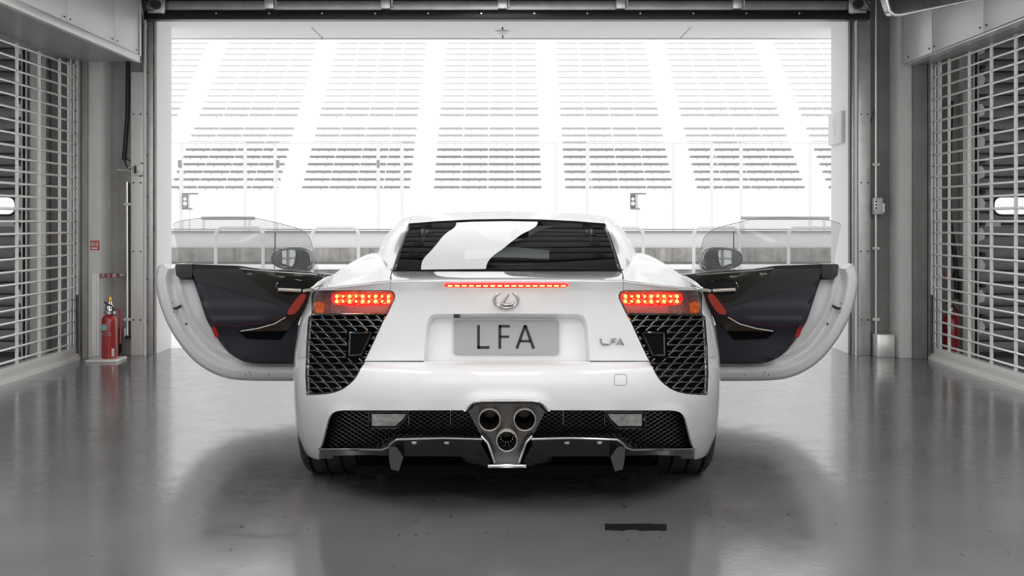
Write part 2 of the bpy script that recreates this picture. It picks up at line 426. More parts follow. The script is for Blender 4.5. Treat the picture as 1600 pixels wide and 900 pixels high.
# side walls above the grilles and behind the camera
struct('wall_left', MB().box(XL-.25, XL-.006, -5, 9.22, 2.55, 3.5), CONW, 'painted wall above the left grille')
struct('wall_left_rear', MB().box(XL-.25, XL, -5, 1.8, 0, 2.55), CONW)
struct('wall_right', MB().box(XR+.006, XR+.25, -5, 9.22, 2.55, 3.5), CONW, 'painted wall above the right grille')
struct('wall_right_rear', MB().box(XR, XR+.25, -5, 1.8, 0, 2.55), CONW)
struct('wall_far_left', MB().box(-10.7, -10.5, -5, DY, 0, 3.5), CON)
struct('wall_far_right', MB().box(10.5, 10.7, -5, DY, 0, 3.5), CON)
# piers
def pier(name, x0, x1, y0, m, lab): return struct(name, MB().box(x0, x1, y0, DY, 0, 3.5, bev=.006), m, lab)
pier('wall_pier_left_edge', -3.64, -3.56, 9.22, CON, 'grey raw concrete pier edge beside the left grille')
pier('wall_pier_left', -3.56, -3.455, 9.25, CONW, 'pale painted concrete pier on the left')
pier('wall_recess_left', -3.455, XO0+.0, 9.5, CON, 'grey concrete wall recess behind the extinguisher')
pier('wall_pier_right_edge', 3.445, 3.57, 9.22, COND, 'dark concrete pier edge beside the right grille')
pier('wall_pier_right', 3.34, 3.445, 9.25, CONW, 'pale painted concrete pier on the right')
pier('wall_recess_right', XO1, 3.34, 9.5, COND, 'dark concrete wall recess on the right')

# door jambs: folded galvanised columns
def jamb(sgn, x_in, x_panel0, x_panel1, xp, lab_j, lab_p, lab_pipe, ztop):
    j = thing('door_jamb_post', lab_j, 'post', (x_in, 9.5, 0))
    e = x_in-sgn*.017
    a, c = sorted((e, e+sgn*.083))
    MB().box(a, c, 9.47, 9.50, 0, 2.93, bev=.004).build('flange', GALV, j)
    MB().box(e-.006, e+.006, 9.462, 9.48, 0, 2.93).build('edge_strip', mat('rust_stained_edge', (.16, .135, .12), .7, noise=.5, scale=12) if sgn < 0 else DSTEEL, j)
    for k in range(8):
        zz = .3+k*.36; xx = x_in+sgn*.045
        MB().cyl((xx, 9.47, zz), (xx, 9.464, zz), .008, n=8).build('bolt', DSTEEL, j)
    p = thing('door_guide_panel', lab_p, 'panel', ((x_panel0+x_panel1)/2, 9.45, 0))
    a, c = sorted((x_panel0, x_panel1))
    MB().box(a, c, 9.44, 9.498, 0.0, ztop, bev=.004).build('cover', GALV if sgn > 0 else ALUW, p)
    for k in range(4):
        for q in (a+.022, c-.022):
            zz = .31+k*.595
            if zz < ztop: MB().cyl((q, 9.44, zz), (q, 9.432, zz), .007, n=8).build('bolt', DSTEEL, p)
    pts = [(xp, 9.43, 0), (xp, 9.43, 2.45), (xp, 9.43, 2.8), (xp-sgn*.006, 9.425, 2.9), (xp-sgn*-.02, 9.4, 3.0), (xp+sgn*.05, 9.36, 3.12), (xp+sgn*.06, 9.2, 3.3)]
    tag(MB().tube(chaikin(pts, 2, False), .013, 10).build('guide_pipe', ALUW, org=(xp, 9.43, 0)), lab_pipe, 'pipe')
jamb(-1, XO0, -3.262, -3.155, -3.137, 'tall grey steel post on the left edge of the doorway', 'pale bolted metal cover panel left of the doorway', 'thin upright pale pipe left of the doorway', 2.46)
jamb(1, XO1, 3.05, 3.155, 3.028, 'tall grey steel post on the right edge of the doorway', 'bolted steel cover panel right of the doorway', 'thin upright pale pipe right of the doorway', 3.2)

# raised overhead door: its bottom rail above the opening plus the sections lying under the ceiling
od = thing('overhead_door', 'raised sectional door with dark rubber seal above the opening', 'door', (0, 9.4, 2.9))
MB().box(-3.12, 3.12, 9.36, 9.42, 2.985, 3.06, bev=.004).build('bottom_rail', GALV, od)
MB().box(-3.12, 3.12, 9.34, 9.46, 2.90, 2.975, bev=.006).build('rubber_seal', BLK, od)
MB().box(-3.14, 3.14, 9.33, 9.38, 3.065, 3.12).build('top_edge', DSTEEL, od)
for px in (420, 602, 785, 970, 1153):
    x = (px-CX)*9.3/F; MB().box(x-.04, x+.04, 9.30, 9.36, 2.985, 3.08, bev=.004).box(x+.05, x+.062, 9.31, 9.36, 3.0, 3.06).build('bracket', ALU, od)
for k in range(14):
    x = -2.95+k*.455; MB().cyl((x, 9.34, 2.95), (x, 9.334, 2.95), .008, n=8).build('screw', ALU, od)
for k in range(9):
    y1 = 9.1-k*.42
    MB().box(-3.1, 3.1, y1-.41, y1, 3.18, 3.2).box(-3.1, 3.1, y1-.19, y1-.02, 3.155, 3.18, bev=.01).box(-3.1, 3.1, y1-.40, y1-.23, 3.155, 3.18, bev=.01).build('section', SLAT, od)
for x in (-3.0, -2.0, -.67, .67, 2.0, 3.0):
    for k in range(9): MB().box(x-.035, x+.035, 8.72-k*.42, 8.87-k*.42, 3.13, 3.156, bev=.003).build('hinge', STILE, od)
for sg in (-1, 1):
    cb = thing('cable_drum', 'small pulley drum at the %s top corner of the doorway' % ('left' if sg < 0 else 'right'), 'pulley', (sg*3.02, 9.3, 3.03))
    MB().cyl((sg*3.0, 9.26, 3.02), (sg*3.0, 9.32, 3.02), .04, n=16).build('drum', DSTEEL, cb)
    MB().box(sg*2.93, sg*3.08, 9.32, 9.34, 2.95, 3.09, bev=.003).build('plate', GALV, cb)
    MB().tube(chaikin([(sg*3.05, 9.27, 3.05), (sg*3.1, 9.25, 2.98), (sg*3.02, 9.24, 2.95), (sg*2.96, 9.25, 3.0)], 2, False), .004, 6).build('cable', CABLE, cb)

# ---- roller grilles on both sides
def grille(x, sgn, lab):
    g = thing('roller_grille', lab, 'grille', (x, 5.5, 0))
    rod = None
    for k in range(-11, 15):
        z = 1.166+k*.0931
        if rod is None:
            rod = MB().cyl((x, 1.9, z), (x, 9.19, z), .0095, n=8).build('rod', ALU, g, org=(x, 5.5, z))
        else:
            c = rod.copy(); C.objects.link(c); c.parent = g; c.location = (0, 0, z)
    lk = None
    ys = [9.15, 9.03]+[8.855-.387*k for k in range(18)]
    for i, y in enumerate(ys):
        wd = .018 if i < 2 else .034
        if i == 2 or i == 0:
            lk = MB().box(x-.006, x+.006, y-wd/2, y+wd/2, .1, 2.49)
            for k in range(-11, 15):
                z = 1.166+k*.0931; lk.cyl((x, y-wd/2-.004, z), (x, y+wd/2+.004, z), .0118, n=8)
            lk = lk.build('link_strip', ALUW, g, org=(x, y, 0)); base = y
        else:
            c = lk.copy(); C.objects.link(c); c.parent = g; c.location = (0, y-5.5, 0)
    MB().box(x-.03, x+.03, 1.85, 9.18, 0.02, .11, bev=.006).box(x-.045, x+.045, 1.85, 9.18, 0.0, .03).build('bottom_bar', ALUW, g)
    MB().box(x-.035, x-.022, 9.15, 9.225, 0, 2.55).box(x+.022, x+.035, 9.15, 9.225, 0, 2.55).box(x-.035, x+.035, 9.205, 9.222, 0, 2.55).build('guide_rail', GALV, g)
    MB().tube([(x-sgn*.04, 9.12, .55), (x-sgn*.045, 9.11, .3), (x-sgn*.05, 9.1, .06)], .012, 8).build('hanging_strap', BLK, g)
grille(XL, -1, 'open-mesh steel roller grille closing the left side')
grille(XR, 1, 'open-mesh steel roller grille closing the right side')

# ---- shutter housings
hl = thing('shutter_housing', 'pale boxy roller shutter housing jutting out at upper left', 'housing', (-3.37, 5.5, 2.51))
ysm = [1.9, 2.97, 3.91, 4.85, 5.79, 6.73, 7.67, 8.60, 9.15]
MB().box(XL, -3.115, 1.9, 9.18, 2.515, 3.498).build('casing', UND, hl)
for i in range(len(ysm)-1):
    MB().box(-3.115, -3.10, ysm[i]+.003, ysm[i+1]-.003, 2.57, 3.48, bev=.002).build('face_panel', HOUS, hl)
    for q in (ysm[i]+.05, ysm[i+1]-.05): MB().cyl((-3.10, q, 2.60), (-3.094, q, 2.60), .006, n=8).build('screw', DSTEEL, hl)
MB().box(-3.135, -3.092, 1.9, 9.2, 2.505, 2.565, bev=.004).box(-3.12, -3.092, 9.17, 9.2, 2.505, 3.498).build('edge_trim', ALUW, hl)
hr = thing('shutter_housing', 'pale flat roller shutter housing above the right grille', 'housing', (3.5, 5.5, 2.49))
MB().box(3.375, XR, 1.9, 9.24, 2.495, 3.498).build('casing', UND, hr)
for i in range(len(ysm)-1):
    MB().box(3.36, 3.375, ysm[i]+.003, (ysm[i+1] if i < len(ysm)-2 else 9.23)-.003, 2.50, 3.48, bev=.002).build('face_panel', HOUS, hr)
    for q in (ysm[i]+.05, ysm[i+1]-.05): MB().cyl((3.36, q, 2.54), (3.353, q, 2.54), .007, n=8).build('screw', DSTEEL, hr)
MB().box(3.37, 3.45, 1.9, 9.2, 2.484, 2.496, bev=.002).build('edge_trim', ALU, hr)

# ---- dark hung monitor, upper right
mn = thing('ceiling_monitor', 'dark silver-rimmed unit hanging from the ceiling at upper right', 'monitor', (3.0, 8.0, 3.0))
mp_ = [(1376, -40), (1390, 18), (1397, 24), (1405, 24), (1528, -1.5), (1532, -40)]
panel(chaikin(mp_, 1), 12, lambda a, c: P(a, c, 7.6), thick=.12, tdir=(0, 1, .1)).build('casing', BLKG, mn)
MB().tube([P(1376, -38, 7.58), P(1390, 17, 7.58), P(1397, 23, 7.58), P(1406, 23.5, 7.58), P(1528, -1.5, 7.58)], .012, 8).build('rim', ALU, mn)
MB().tube([P(1440, -3, 7.6), P(1447, 14, 7.6)], .004, 6).build('joint', DSTEEL, mn)
MB().cyl((3.1, 7.68, 2.8), (3.1, 7.68, 3.5), .03).build('hanger', DSTEEL, mn)

# ---- added ceiling fill lamps, out of view, to brighten the car
def ceiling_fill(x0, x1, y0, y1, lab, rot=0, es=None, z=3.44):
    c = ((x0+x1)/2, (y0+y1)/2, z)
    t = thing('ceiling_fill_light', lab, 'light', c)
    MB().box(x0-.04, x1+.04, y0-.04, y1+.04, z-.005, z+.06, bev=.01).build('fill_tray', ALUW, t)
    MB().box(x0, x1, y0, y1, z-.015, z-.004).build('diffuser', FILL if es is None else es, t)
    t.rotation_euler = (0, 0, rot)
ceiling_fill(-2.6, -1.8, -.5, 3.0, 'added unseen fill light above the left of the bay')
ceiling_fill(1.8, 2.6, -.5, 3.0, 'added unseen fill light above the right of the bay')
ceiling_fill(-.5, .5, -2.2, .8, 'added unseen fill light above the middle of the bay')

FILLSTRIP = mat('strip_fill_glow', (.9, .9, .9), .4, emit=(1, 1, 1), es=6)  # glow of strip lamps added out of view to lift piers and floor
def strip_fill(x, y0, y1, lab):
    t = thing('strip_fill', lab, 'light', (x, (y0+y1)/2, 3.05))
    MB().box(x-.14, x+.14, y0, y1, 3.06, 3.10, bev=.006).build('fill_tray', ALUW, t)
    MB().box(x-.12, x+.12, y0+.02, y1-.02, 3.045, 3.062).build('diffuser', FILLSTRIP, t)
strip_fill(-2.6, 3.4, 6.6, 'added unseen fill strip along the left side of the raised door')
strip_fill(2.6, 3.4, 6.6, 'added unseen fill strip along the right side of the raised door')
strip_fill(-6.2, 3.4, 7.4, 'added unseen fill strip in the left neighbouring bay')  # added lamps that brighten the neighbouring bays behind the grilles
strip_fill(6.2, 3.4, 6.0, 'added unseen fill strip in the right neighbouring bay')
sb = thing('softbox_light', 'long diagonal softbox lamp hung under the raised door', 'light', (-.1, 8.3, 3.08))
q0 = [(-.66, 6.7), (-.62, 7.05), (-.57, 7.42), (-.52, 7.82), (-.47, 8.33), (-.38, 8.74), (-.34, 8.9), (.34, 8.9), (.29, 8.72), (.14, 8.25), (.02, 7.84), (-.09, 7.45), (-.19, 7.09), (-.30, 6.7)]
MB().extr([(x, y, 3.05) for x, y in q0], (0, 0, .05)).build('casing', DSTEEL, sb)
MB().extr([(x, y, 3.045) for x, y in q0], (0, 0, .004)).build('diffuser', SOFT, sb)
# ---- neighbour bays: closed sectional doors
def neighbour(sgn, lab, x_edge, n):
    d = tag(MB().box(sgn*abs(x_edge), sgn*9.2, 9.50, 9.53, 0.0, 3.1).build('door_%d' % n, DSTEEL, org=(x_edge, 9.5, 0)), lab, kind='structure')
    s0 = None
    for k in range(30):
        z = .02+k*.102
        if s0 is None:
            s0 = MB().box(x_edge, sgn*9.2, 9.478, 9.50, z+.006, z+.096, bev=.006).build('slat', SLAT, d, org=(x_edge, 9.5, z))
        else:
            c = s0.copy(); C.objects.link(c); c.parent = d; c.location = (0, 0, z)
    # roller hinges on the edge
    for k in range(11):
        z = .18+k*.27
        MB().extr([(x_edge, 9.46, z), (x_edge+sgn*.05, 9.46, z+.02), (x_edge+sgn*.06, 9.46, z+.07), (x_edge+sgn*.03, 9.46, z+.12), (x_edge, 9.46, z+.11)], (0, .015, 0)).build('hinge_plate', ALUW, d)
        MB().cyl((x_edge+sgn*.02, 9.40, z+.16), (x_edge+sgn*.02, 9.46, z+.16), .02, n=10).build('roller', DSTEEL, d)
    x = x_edge+sgn*.1
    MB().cyl((x_edge-sgn*.02, 9.42, 0), (x_edge-sgn*.02, 9.42, 3.1), .008, n=8).cyl((x_edge-sgn*.05, 9.44, 0), (x_edge-sgn*.05, 9.44, 3.1), .01, n=8).build('track', ALUW, d)
    # oval pane; its own glow stands in for outdoor light
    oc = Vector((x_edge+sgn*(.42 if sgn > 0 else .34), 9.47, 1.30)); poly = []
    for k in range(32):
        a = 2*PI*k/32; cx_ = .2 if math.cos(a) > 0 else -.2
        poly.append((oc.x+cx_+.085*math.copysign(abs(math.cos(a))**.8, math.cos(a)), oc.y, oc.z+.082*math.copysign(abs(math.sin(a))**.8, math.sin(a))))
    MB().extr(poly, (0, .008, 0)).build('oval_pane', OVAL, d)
    MB().tube([Vector(p)+Vector((0, -.002, 0)) for p in poly+poly[:1]], .009, 6).build('oval_frame', BLK, d)
    lb = MB().box(x_edge+sgn*.06, x_edge+sgn*.20, 9.468, 9.476, 1.12, 1.17).build('maker_label', HOUS, d)
    return d
neighbour(-1, 'grey ribbed sectional door of the next bay on the left', -4.22, 1)
neighbour(1, 'grey ribbed sectional door of the next bay on the right', 4.10, 2)
# neighbour frame boards
struct('trim_1', MB().box(-4.13, -3.99, 9.42, 9.5, 0, 2.75, bev=.004), ALUW, 'pale metal board behind the left grille')
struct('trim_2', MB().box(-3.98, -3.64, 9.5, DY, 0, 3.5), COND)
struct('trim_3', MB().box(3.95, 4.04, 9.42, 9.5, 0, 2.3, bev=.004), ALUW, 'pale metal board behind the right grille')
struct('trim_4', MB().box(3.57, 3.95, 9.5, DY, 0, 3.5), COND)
struct('trim_5', MB().box(3.66, 3.74, 9.40, 9.5, 0, 2.6, bev=.004), ALUW)

# ---- fittings on the left piers
def sign_box(name, x0, x1, z0, z1, y, m, lab, cat):
    t = thing(name, lab, cat, ((x0+x1)/2, y, z0)); MB().box(x0, x1, y-.004, y, z0, z1).build('board', m, t); return t
s = 9.25/F
t = sign_box('square_sign', (141.5-CX)*s, (155.5-CX)*s, HC-(391-HY)*s, HC-(376-HY)*s, 9.25, SIGNR, 'small square red and white notice on the pale left pier', 'sign')
x0 = (141.5-CX)*s; zz = HC-(391-HY)*s
for k, (a, c) in enumerate(((.012, .018), (.034, .012), (.052, .018))):
    MB().box(x0+a, x0+a+c*.7, 9.243, 9.246, zz+.035, zz+.068).build('pictogram', SIGNW, t)
MB().box(x0+.012, x0+.062, 9.243, 9.246, zz+.010, zz+.024).build('caption_bar', SIGNW, t)
s5 = 9.24/F
t = sign_box('banner_sign', (154-CX)*s5, (186-CX)*s5, HC-(434-HY)*s5, HC-(427.5-HY)*s5, 9.24, FIRED, 'maroon banner sign with white characters above the left extinguisher', 'sign')
text('lettering', '消 火 器', .034, SIGNW, t, ((170-CX)*s5, 9.234, HC-(430.8-HY)*s5), sx=1.15)
MB().box((154-CX)*s5, (186-CX)*s5, 9.24, 9.26, HC-(434-HY)*s5, HC-(427.5-HY)*s5).box((154-CX)*s5, (157-CX)*s5, 9.24, 9.27, HC-(434-HY)*s5, HC-(427.5-HY)*s5).build('bracket', FIRED, t)
MB().box((180-CX)*s5, (185-CX)*s5, 9.24, 9.5, HC-(432-HY)*s5, HC-(429-HY)*s5).build('arm', GALV, t)
tag(MB().box((146.5-CX)*s5, (153-CX)*s5, 9.20, 9.247, .025, HC-(428-HY)*s5).box((152.8-CX)*s5, (156.5-CX)*s5, 9.215, 9.247, .025, .72).build('backing_board', ALUW, org=((150-CX)*s5, 9.2, .02)), 'slim pale upright board behind the left extinguisher', 'board')
tr = thing('extinguisher_tray', 'flat pale tray under the left extinguisher', 'tray', ((170-CX)*9.1/F, 9.1, 0))
MB().box((145.5-CX)*9.15/F, (193-CX)*9.15/F, 8.98, 9.24, 0, .022, bev=.004).build('base', ALUW, tr)

def extinguisher(x, y, z, lab, m=FIRE, txt=True):
    e = thing('fire_extinguisher', lab, 'extinguisher', (x, y, z))
    R = .066
    MB().lathe([(0, 0), (R*.9, 0), (R, .012), (R, .30), (R*.96, .33), (R*.8, .352), (R*.5, .366), (.025, .37), (.025, .38), (0, .38)], (x, y, z), n=28).build('cylinder', m, e)
    MB().lathe([(0, .37), (.05, .37), (.052, .395), (.04, .40), (.035, .43), (.02, .45), (.018, .47), (0, .47)], (x, y, z), n=16).build('valve', CHROME, e)
    MB().tube([(x-.03, y-.01, z+.41), (x-.015, y-.02, z+.45), (x+.02, y-.02, z+.44), (x+.045, y-.01, z+.40)], .009, 8).tube([(x-.045, y, z+.47), (x-.02, y-.01, z+.455), (x+.01, y-.01, z+.465)], .007, 6).build('handle', DSTEEL, e)
    MB().lathe([(0, .46), (.013, .46), (.016, .50), (.010, .515), (0, .52)], (x, y, z), n=12).build('safety_cap', BRASS, e)
    MB().tube([(x+.03, y, z+.42), (x+R+.01, y+.02, z+.40), (x+R+.015, y+.03, z+.3), (x+R+.012, y+.03, z+.12)], .008, 8).build('hose', m, e)
    a = -1.05
    MB().cyl((x-.025, y-R+.012, z+.262), (x-.025, y-R-.001, z+.262), .028, n=20).build('round_label', GREEN, e)
    MB().box(x+.010, x+.052, y-R-.0008+.012, y-R+.03, z+.02, z+.085).build('square_label', SIGNW, e)
    if txt:
        t_ = text('lettering', 'FISCO', .04, SIGNW, e, (x, y, z+.205), rot=(0, 0, 0))
        for v in t_.data.vertices:
            a = v.co.x*.85/R-.15; v.co = Vector((math.sin(a)*(R+.0015), -math.cos(a)*(R+.0015), v.co.y))
    return e
extinguisher((171.5-CX)*9.1/F, 9.1, .022, 'red fire extinguisher standing on the tray by the left pier')
ex2 = extinguisher(3.80, 9.32, .0, 'dark red fire extinguisher standing behind the right grille', txt=False)
t = sign_box('banner_sign', 3.72, 3.86, .68, .72, 9.39, FIRED, 'maroon banner behind the right grille above an extinguisher', 'sign')
text('lettering', '消 火 器', .03, SIGNW, t, (3.79, 9.384, .70))
# hose / cables / conduits left
def conduit(pts, r, m, lab, name='conduit', cat='pipe'):
    return tag(MB().tube(pts, r, 8).build(name, m, org=pts[0]), lab, cat)
LP = lambda px, py, Y=9.46: P(px, py, Y)
conduit([LP(159, 100), LP(159.5, 215), LP(161, 238), LP(165.5, 258), LP(166, 295)], .014, ALUW, 'bent grey conduit on the left pier side')
c = thing('cable_chain', 'black corrugated cable hanging in the left recess', 'cable', LP(198, 100))
MB().tube([LP(200, 95), LP(199, 180), LP(195, 235), LP(193.5, 250)], .018, 10).build('sheath', CABLE, c)
MB().tube(chaikin([LP(194, 248), LP(196, 258), LP(203, 264), LP(212, 266), LP(217, 262)], 2, False), .006, 6).tube(chaikin([LP(196, 246), LP(206, 254), LP(217, 254), LP(224, 256, 9.42)], 2, False), .005, 6).tube(chaikin([LP(207, 280), LP(214, 278), LP(223, 274, 9.42)], 2, False), .004, 6).build('loose_cable', CABLE, c)
c = thing('limit_switch', 'small metal switch with rods beside the left guide panel', 'switch', LP(210, 265, 9.42))
MB().box(P(208, 0, 9.42).x, P(224, 0, 9.42).x, 9.40, 9.44, P(0, 274, 9.42).z, P(0, 256, 9.42).z, bev=.003).build('plate', ALUW, c)
MB().cyl(LP(184, 265, 9.4), LP(218, 268, 9.4), .006).cyl(LP(200, 262, 9.39), LP(214, 262, 9.39), .005).build('rod', CHROME, c)
MB().cyl(LP(211, 259, 9.39), LP(211, 271, 9.39), .01).build('knob', DSTEEL, c)
c = thing('wall_conduit', 'thin black and grey conduit clipped in the left recess', 'pipe', LP(199, 285))
MB().tube([LP(198.5, 284), LP(199.5, 525)], .014, 8).build('tube', ALU, c)
MB().tube([LP(201.5, 286, 9.45), LP(201.5, 522, 9.45)], .006, 8).build('dark_tube', CABLE, c)
for y in (319, 499): MB().box(P(194, 0, 9.45).x, P(205, 0, 9.45).x, 9.44, 9.5, P(0, y+2, 9.45).z, P(0, y-2, 9.45).z).build('clip', SIGNW, c)
MB().box(P(195, 0, 9.45).x, P(198, 0, 9.45).x, 9.43, 9.5, P(0, 526, 9.45).z, P(0, 512, 9.45).z).build('clip', SIGNW, c)
MB().cyl(LP(200, 524, 9.44), LP(200, 529, 9.44), .022).build('end_plug', CABLE, c)
tag(MB().box(-3.43, -3.36, 9.42, 9.5, .02, .24, bev=.006).build('floor_box', DSTEEL, org=(-3.4, 9.46, 0)), 'dark junction box low in the left recess', 'box')
# right pier fittings
RP = lambda px, py, Y=9.46: P(px, py, Y)
c = thing('wall_conduit', 'thin grey conduit running up the right recess', 'pipe', RP(1368, 522))
MB().tube([RP(1368.5, -20), RP(1368.5, 525)], .011, 8).build('tube', ALU, c)
for y in (257, 388, 499): MB().box(P(1363, 0, 9.45).x, P(1374, 0, 9.45).x, 9.44, 9.5, P(0, y+2, 9.45).z, P(0, y-2, 9.45).z).build('clip', SIGNW, c)
c = thing('outlet_box', 'grey electrical outlet box on the right conduit', 'outlet', RP(1372, 322))
MB().box(P(1363.5, 0, 9.42).x, P(1377, 0, 9.42).x, 9.38, 9.47, P(0, 335, 9.42).z, P(0, 309, 9.42).z, bev=.005).build('case', HOUS, c)
MB().box(P(1366, 0, 9.38).x, P(1372, 0, 9.38).x, 9.372, 9.38, P(0, 328, 9.38).z, P(0, 313, 9.38).z, bev=.002).build('socket', ALU, c)
for y in (315, 320, 325): MB().cyl(RP(1369, y, 9.372), RP(1369, y, 9.368), .009).build('socket_hole', DSTEEL, c)
MB().box(P(1377, 0, 9.42).x, P(1381, 0, 9.42).x, 9.40, 9.46, P(0, 332, 9.42).z, P(0, 318, 9.42).z).build('lever', GALV, c)
tag(MB().box(P(1371, 0, 9.3).x, P(1398, 0, 9.3).x, 9.3, 9.48, 0, P(0, 523, 9.3).z, bev=.004).build('floor_box', ALU, org=(3.25, 9.4, 0)), 'pale steel box on the floor by the right pier', 'box')
tag(MB().tube([RP(1366, 170), RP(1361, 190), RP(1358, 196)], .004, 6).build('loose_wire', CABLE, org=RP(1361, 190)), 'loose black wire sticking out beside the right conduit', 'wire')
tag(MB().tube(chaikin([(3.82, 9.36, 2.2), (3.80, 9.36, 1.2), (3.84, 9.34, .95), (3.86, 9.34, .72), (3.86, 9.34, .5)], 2, False), .02, 8).build('hanging_cable', CABLE, org=(3.82, 9.36, 2.2)), 'thick black cable hanging behind the right grille', 'cable')
tag(MB().tube([(3.87+.012*math.cos(a*1.3), 9.30+.012*math.sin(a*1.3), .47+.0048*a) for a in range(48)], .005, 6).build('coiled_cord', CABLE, org=(3.87, 9.3, .47)), 'coiled black cord behind the right grille', 'cord')
# pit number sign outside
t = thing('number_sign', 'white projecting board with pale numeral outside on the right', 'sign', P(1302, 228, 10.2))
a0 = P(1297.5, 228, 10.12); a1 = P(1308, 180, 10.12)
MB().box(XO1-.03, XO1-.001, 9.70, 10.09, a0.z, a1.z, bev=.004).build('board', WHT, t)
text('numeral', '9', .24, SIGNW, t, (XO1-.031, 9.9, (a0.z+a1.z)/2), rot=(PI/2, 0, -PI/2))

# floor tape mark
mk = []
rr = random.Random(3)
top = [P(945+i*7, 818+rr.uniform(-1, 1), 1) for i in range(15)]
def G(px, py): Y = HC*F/(py-HY); return ((px-CX)*Y/F, Y)
o1 = [G(945+i*6.9, 818.5+rr.uniform(-1, 1)) for i in range(15)]; o2 = [G(945+i*6.9, 829+rr.uniform(-1.5, 1.5)) for i in range(14, -1, -1)]
tag(MB().extr([(x, y, .0002) for x, y in o1+o2], (0, 0, .0008)).build('floor_mark', MARK, org=(G(990, 824)[0], G(990, 824)[1], 0)), 'black scuffed tape mark on the floor behind the car', 'mark')

# ================================================================== OUTSIDE
PW = 22.0
def pz(py, Y): return HC-(py-HY)*Y/F
pw = thing('pit_wall', 'low white and weathered concrete pit wall across the pit lane', 'wall', (0, PW, 0))
xs = [-14+3.1*k for k in range(10)]
def slab(y0, y1, z0, z1, name, m, gap=.012):
    for k in range(9): MB().box(xs[k]+gap, xs[k+1]-gap, y0, y1, z0, z1, bev=.01).build(name, m, pw)
slab(PW+.05, PW+.35, pz(388, PW), pz(363, PW), 'upper_panel', PWALL)
slab(PW+.0, PW+.35, pz(409, PW), pz(388, PW), 'concrete_block', WEATH)
MB().box(-14, 14, PW+.06, PW+.35, pz(413, PW), pz(409, PW)).build('shadow_joint', RAILG, pw)
slab(PW-.02, PW+.35, pz(421, PW), pz(413, PW), 'white_kerb', WHT)
slab(PW+.04, PW+.35, 0, pz(421, PW), 'foot_block', WEATH)
MB().box(-14, 14, PW+.0, PW+.2, pz(363, PW), pz(360.5, PW)).box(-14, 14, PW+.0, PW+.2, pz(359, PW), pz(357.5, PW)).build('top_rail', RAILG, pw)
# hoops
def hoop(px0, px1, lab):
    Y = 20.5; w0 = P(px0, 356, Y); w1 = P(px1, 356, Y); r = .14; zt = w0.z
    pts = [(w0.x, Y, 0), (w0.x, Y, zt-r)]+[(w0.x+r-r*math.cos(a), Y, zt-r+r*math.sin(a)) for a in [PI/2*k/6 for k in range(1, 7)]]
    pts += [(w1.x-r+r*math.sin(a), Y, zt-r+r*math.cos(a)) for a in [PI/2*k/6 for k in range(7)]]+[(w1.x, Y, 0)]
    tag(MB().tube(pts, .032, 10).build('hoop_barrier', HOOP, org=((w0.x+w1.x)/2, Y, 0)), lab, 'barrier', 'white hoop barriers in front of the pit wall')
hoop(337, 411, 'white hoop barrier seen through the left car window')
hoop(488, 560, 'white hoop barrier between left car door window and car roof')
hoop(650, 722, 'white hoop barrier behind the car, left of its middle')
hoop(790, 862, 'white hoop barrier behind the car, right of its middle')
hoop(933, 1005, 'white hoop barrier just right of the car roof')
hoop(1084, 1155, 'white hoop barrier at the near edge of the right door window')
hoop(1232, 1306, 'white hoop barrier seen through the outer part of the right window')
# lamp posts and signal boxes behind the wall
def post(px, ptop, Y, r, lab, grp): return tag(MB().cyl((P(px, 0, Y).x, Y, 0), (P(px, 0, Y).x, Y, pz(ptop, Y)), r, n=8).build('fence_post', POST, org=(P(px, 0, Y).x, Y, 0)), lab, 'post', grp)
ORD = ['first', 'second', 'third', 'fourth', 'fifth', 'sixth', 'seventh', 'eighth', 'ninth', 'tenth', 'eleventh']
for i, px in enumerate((284, 383, 430, 591, 628, 869, 918, 1052, 1112, 1158, 1266)):
    post(px, 224, 34, .055, 'slim pale fence post before the grandstand, %s from the left' % ORD[i], 'pale fence posts in front of the grandstand')
for i, (a, c) in enumerate(((268, 384), (436, 627), (680, 868), (918, 1112), (1158, 1330))):
    tag(MB().cyl(P(a, 223, 34), P(c, 223, 34), .025, n=6).build('fence_rail', POST, org=P(a, 223, 34)), 'thin horizontal rail on the pale fence posts, %s from the left' % ORD[i], 'rail', 'rails between the fence posts')
for a, c, d in ((315, 341, 398), (1158, 341, 1296)):
    br = thing('barrier_rail', 'grey raised rail on thin posts seen through the %s car window' % ('left' if a < 500 else 'right'), 'rail', (P(a, c, 30).x, 30, 0))
    MB().cyl(P(a, c, 30), P(d, c, 30), .05, n=6).build('bar', RAILG, br)
    for u in (a+3, d-8): MB().cyl(P(u, c, 30), (P(u, c, 30).x, 30, 0), .04, n=6).build('post', POST, br)
for px, sidetext in ((290, 'left'), (990, 'right')):
    bx = thing('signal_box', 'dark signal box on a bracket before the %s grandstand blocks' % sidetext, 'signal', P(px, 314, 33))
    p0 = P(px-5, 325, 33); p1 = P(px+3, 304, 33)
    MB().box(p0.x, p1.x, 32.9, 33.1, p0.z, p1.z, bev=.02).build('case', BOXG if px > 500 else RAILG, bx)
    MB().cyl(P(px-1, 318, 32.88), P(px-1, 318, 32.9), .06).cyl(P(px-1, 311, 32.88), P(px-1, 311, 32.9), .05).build('lens', SIGNW, bx)
    MB().box(p0.x, P(px+19, 0, 33).x, 32.95, 33.05, p1.z, p1.z+.05).box(p0.x, P(px+10, 0, 33).x, 32.95, 33.05, p0.z-.05, p0.z).build('bracket', RAILG, bx)
    MB().cyl((P(px+6, 0, 33).x, 33, 0), (P(px+6, 0, 33).x, 33, p1.z), .03, n=8).build('pole', POST, bx)
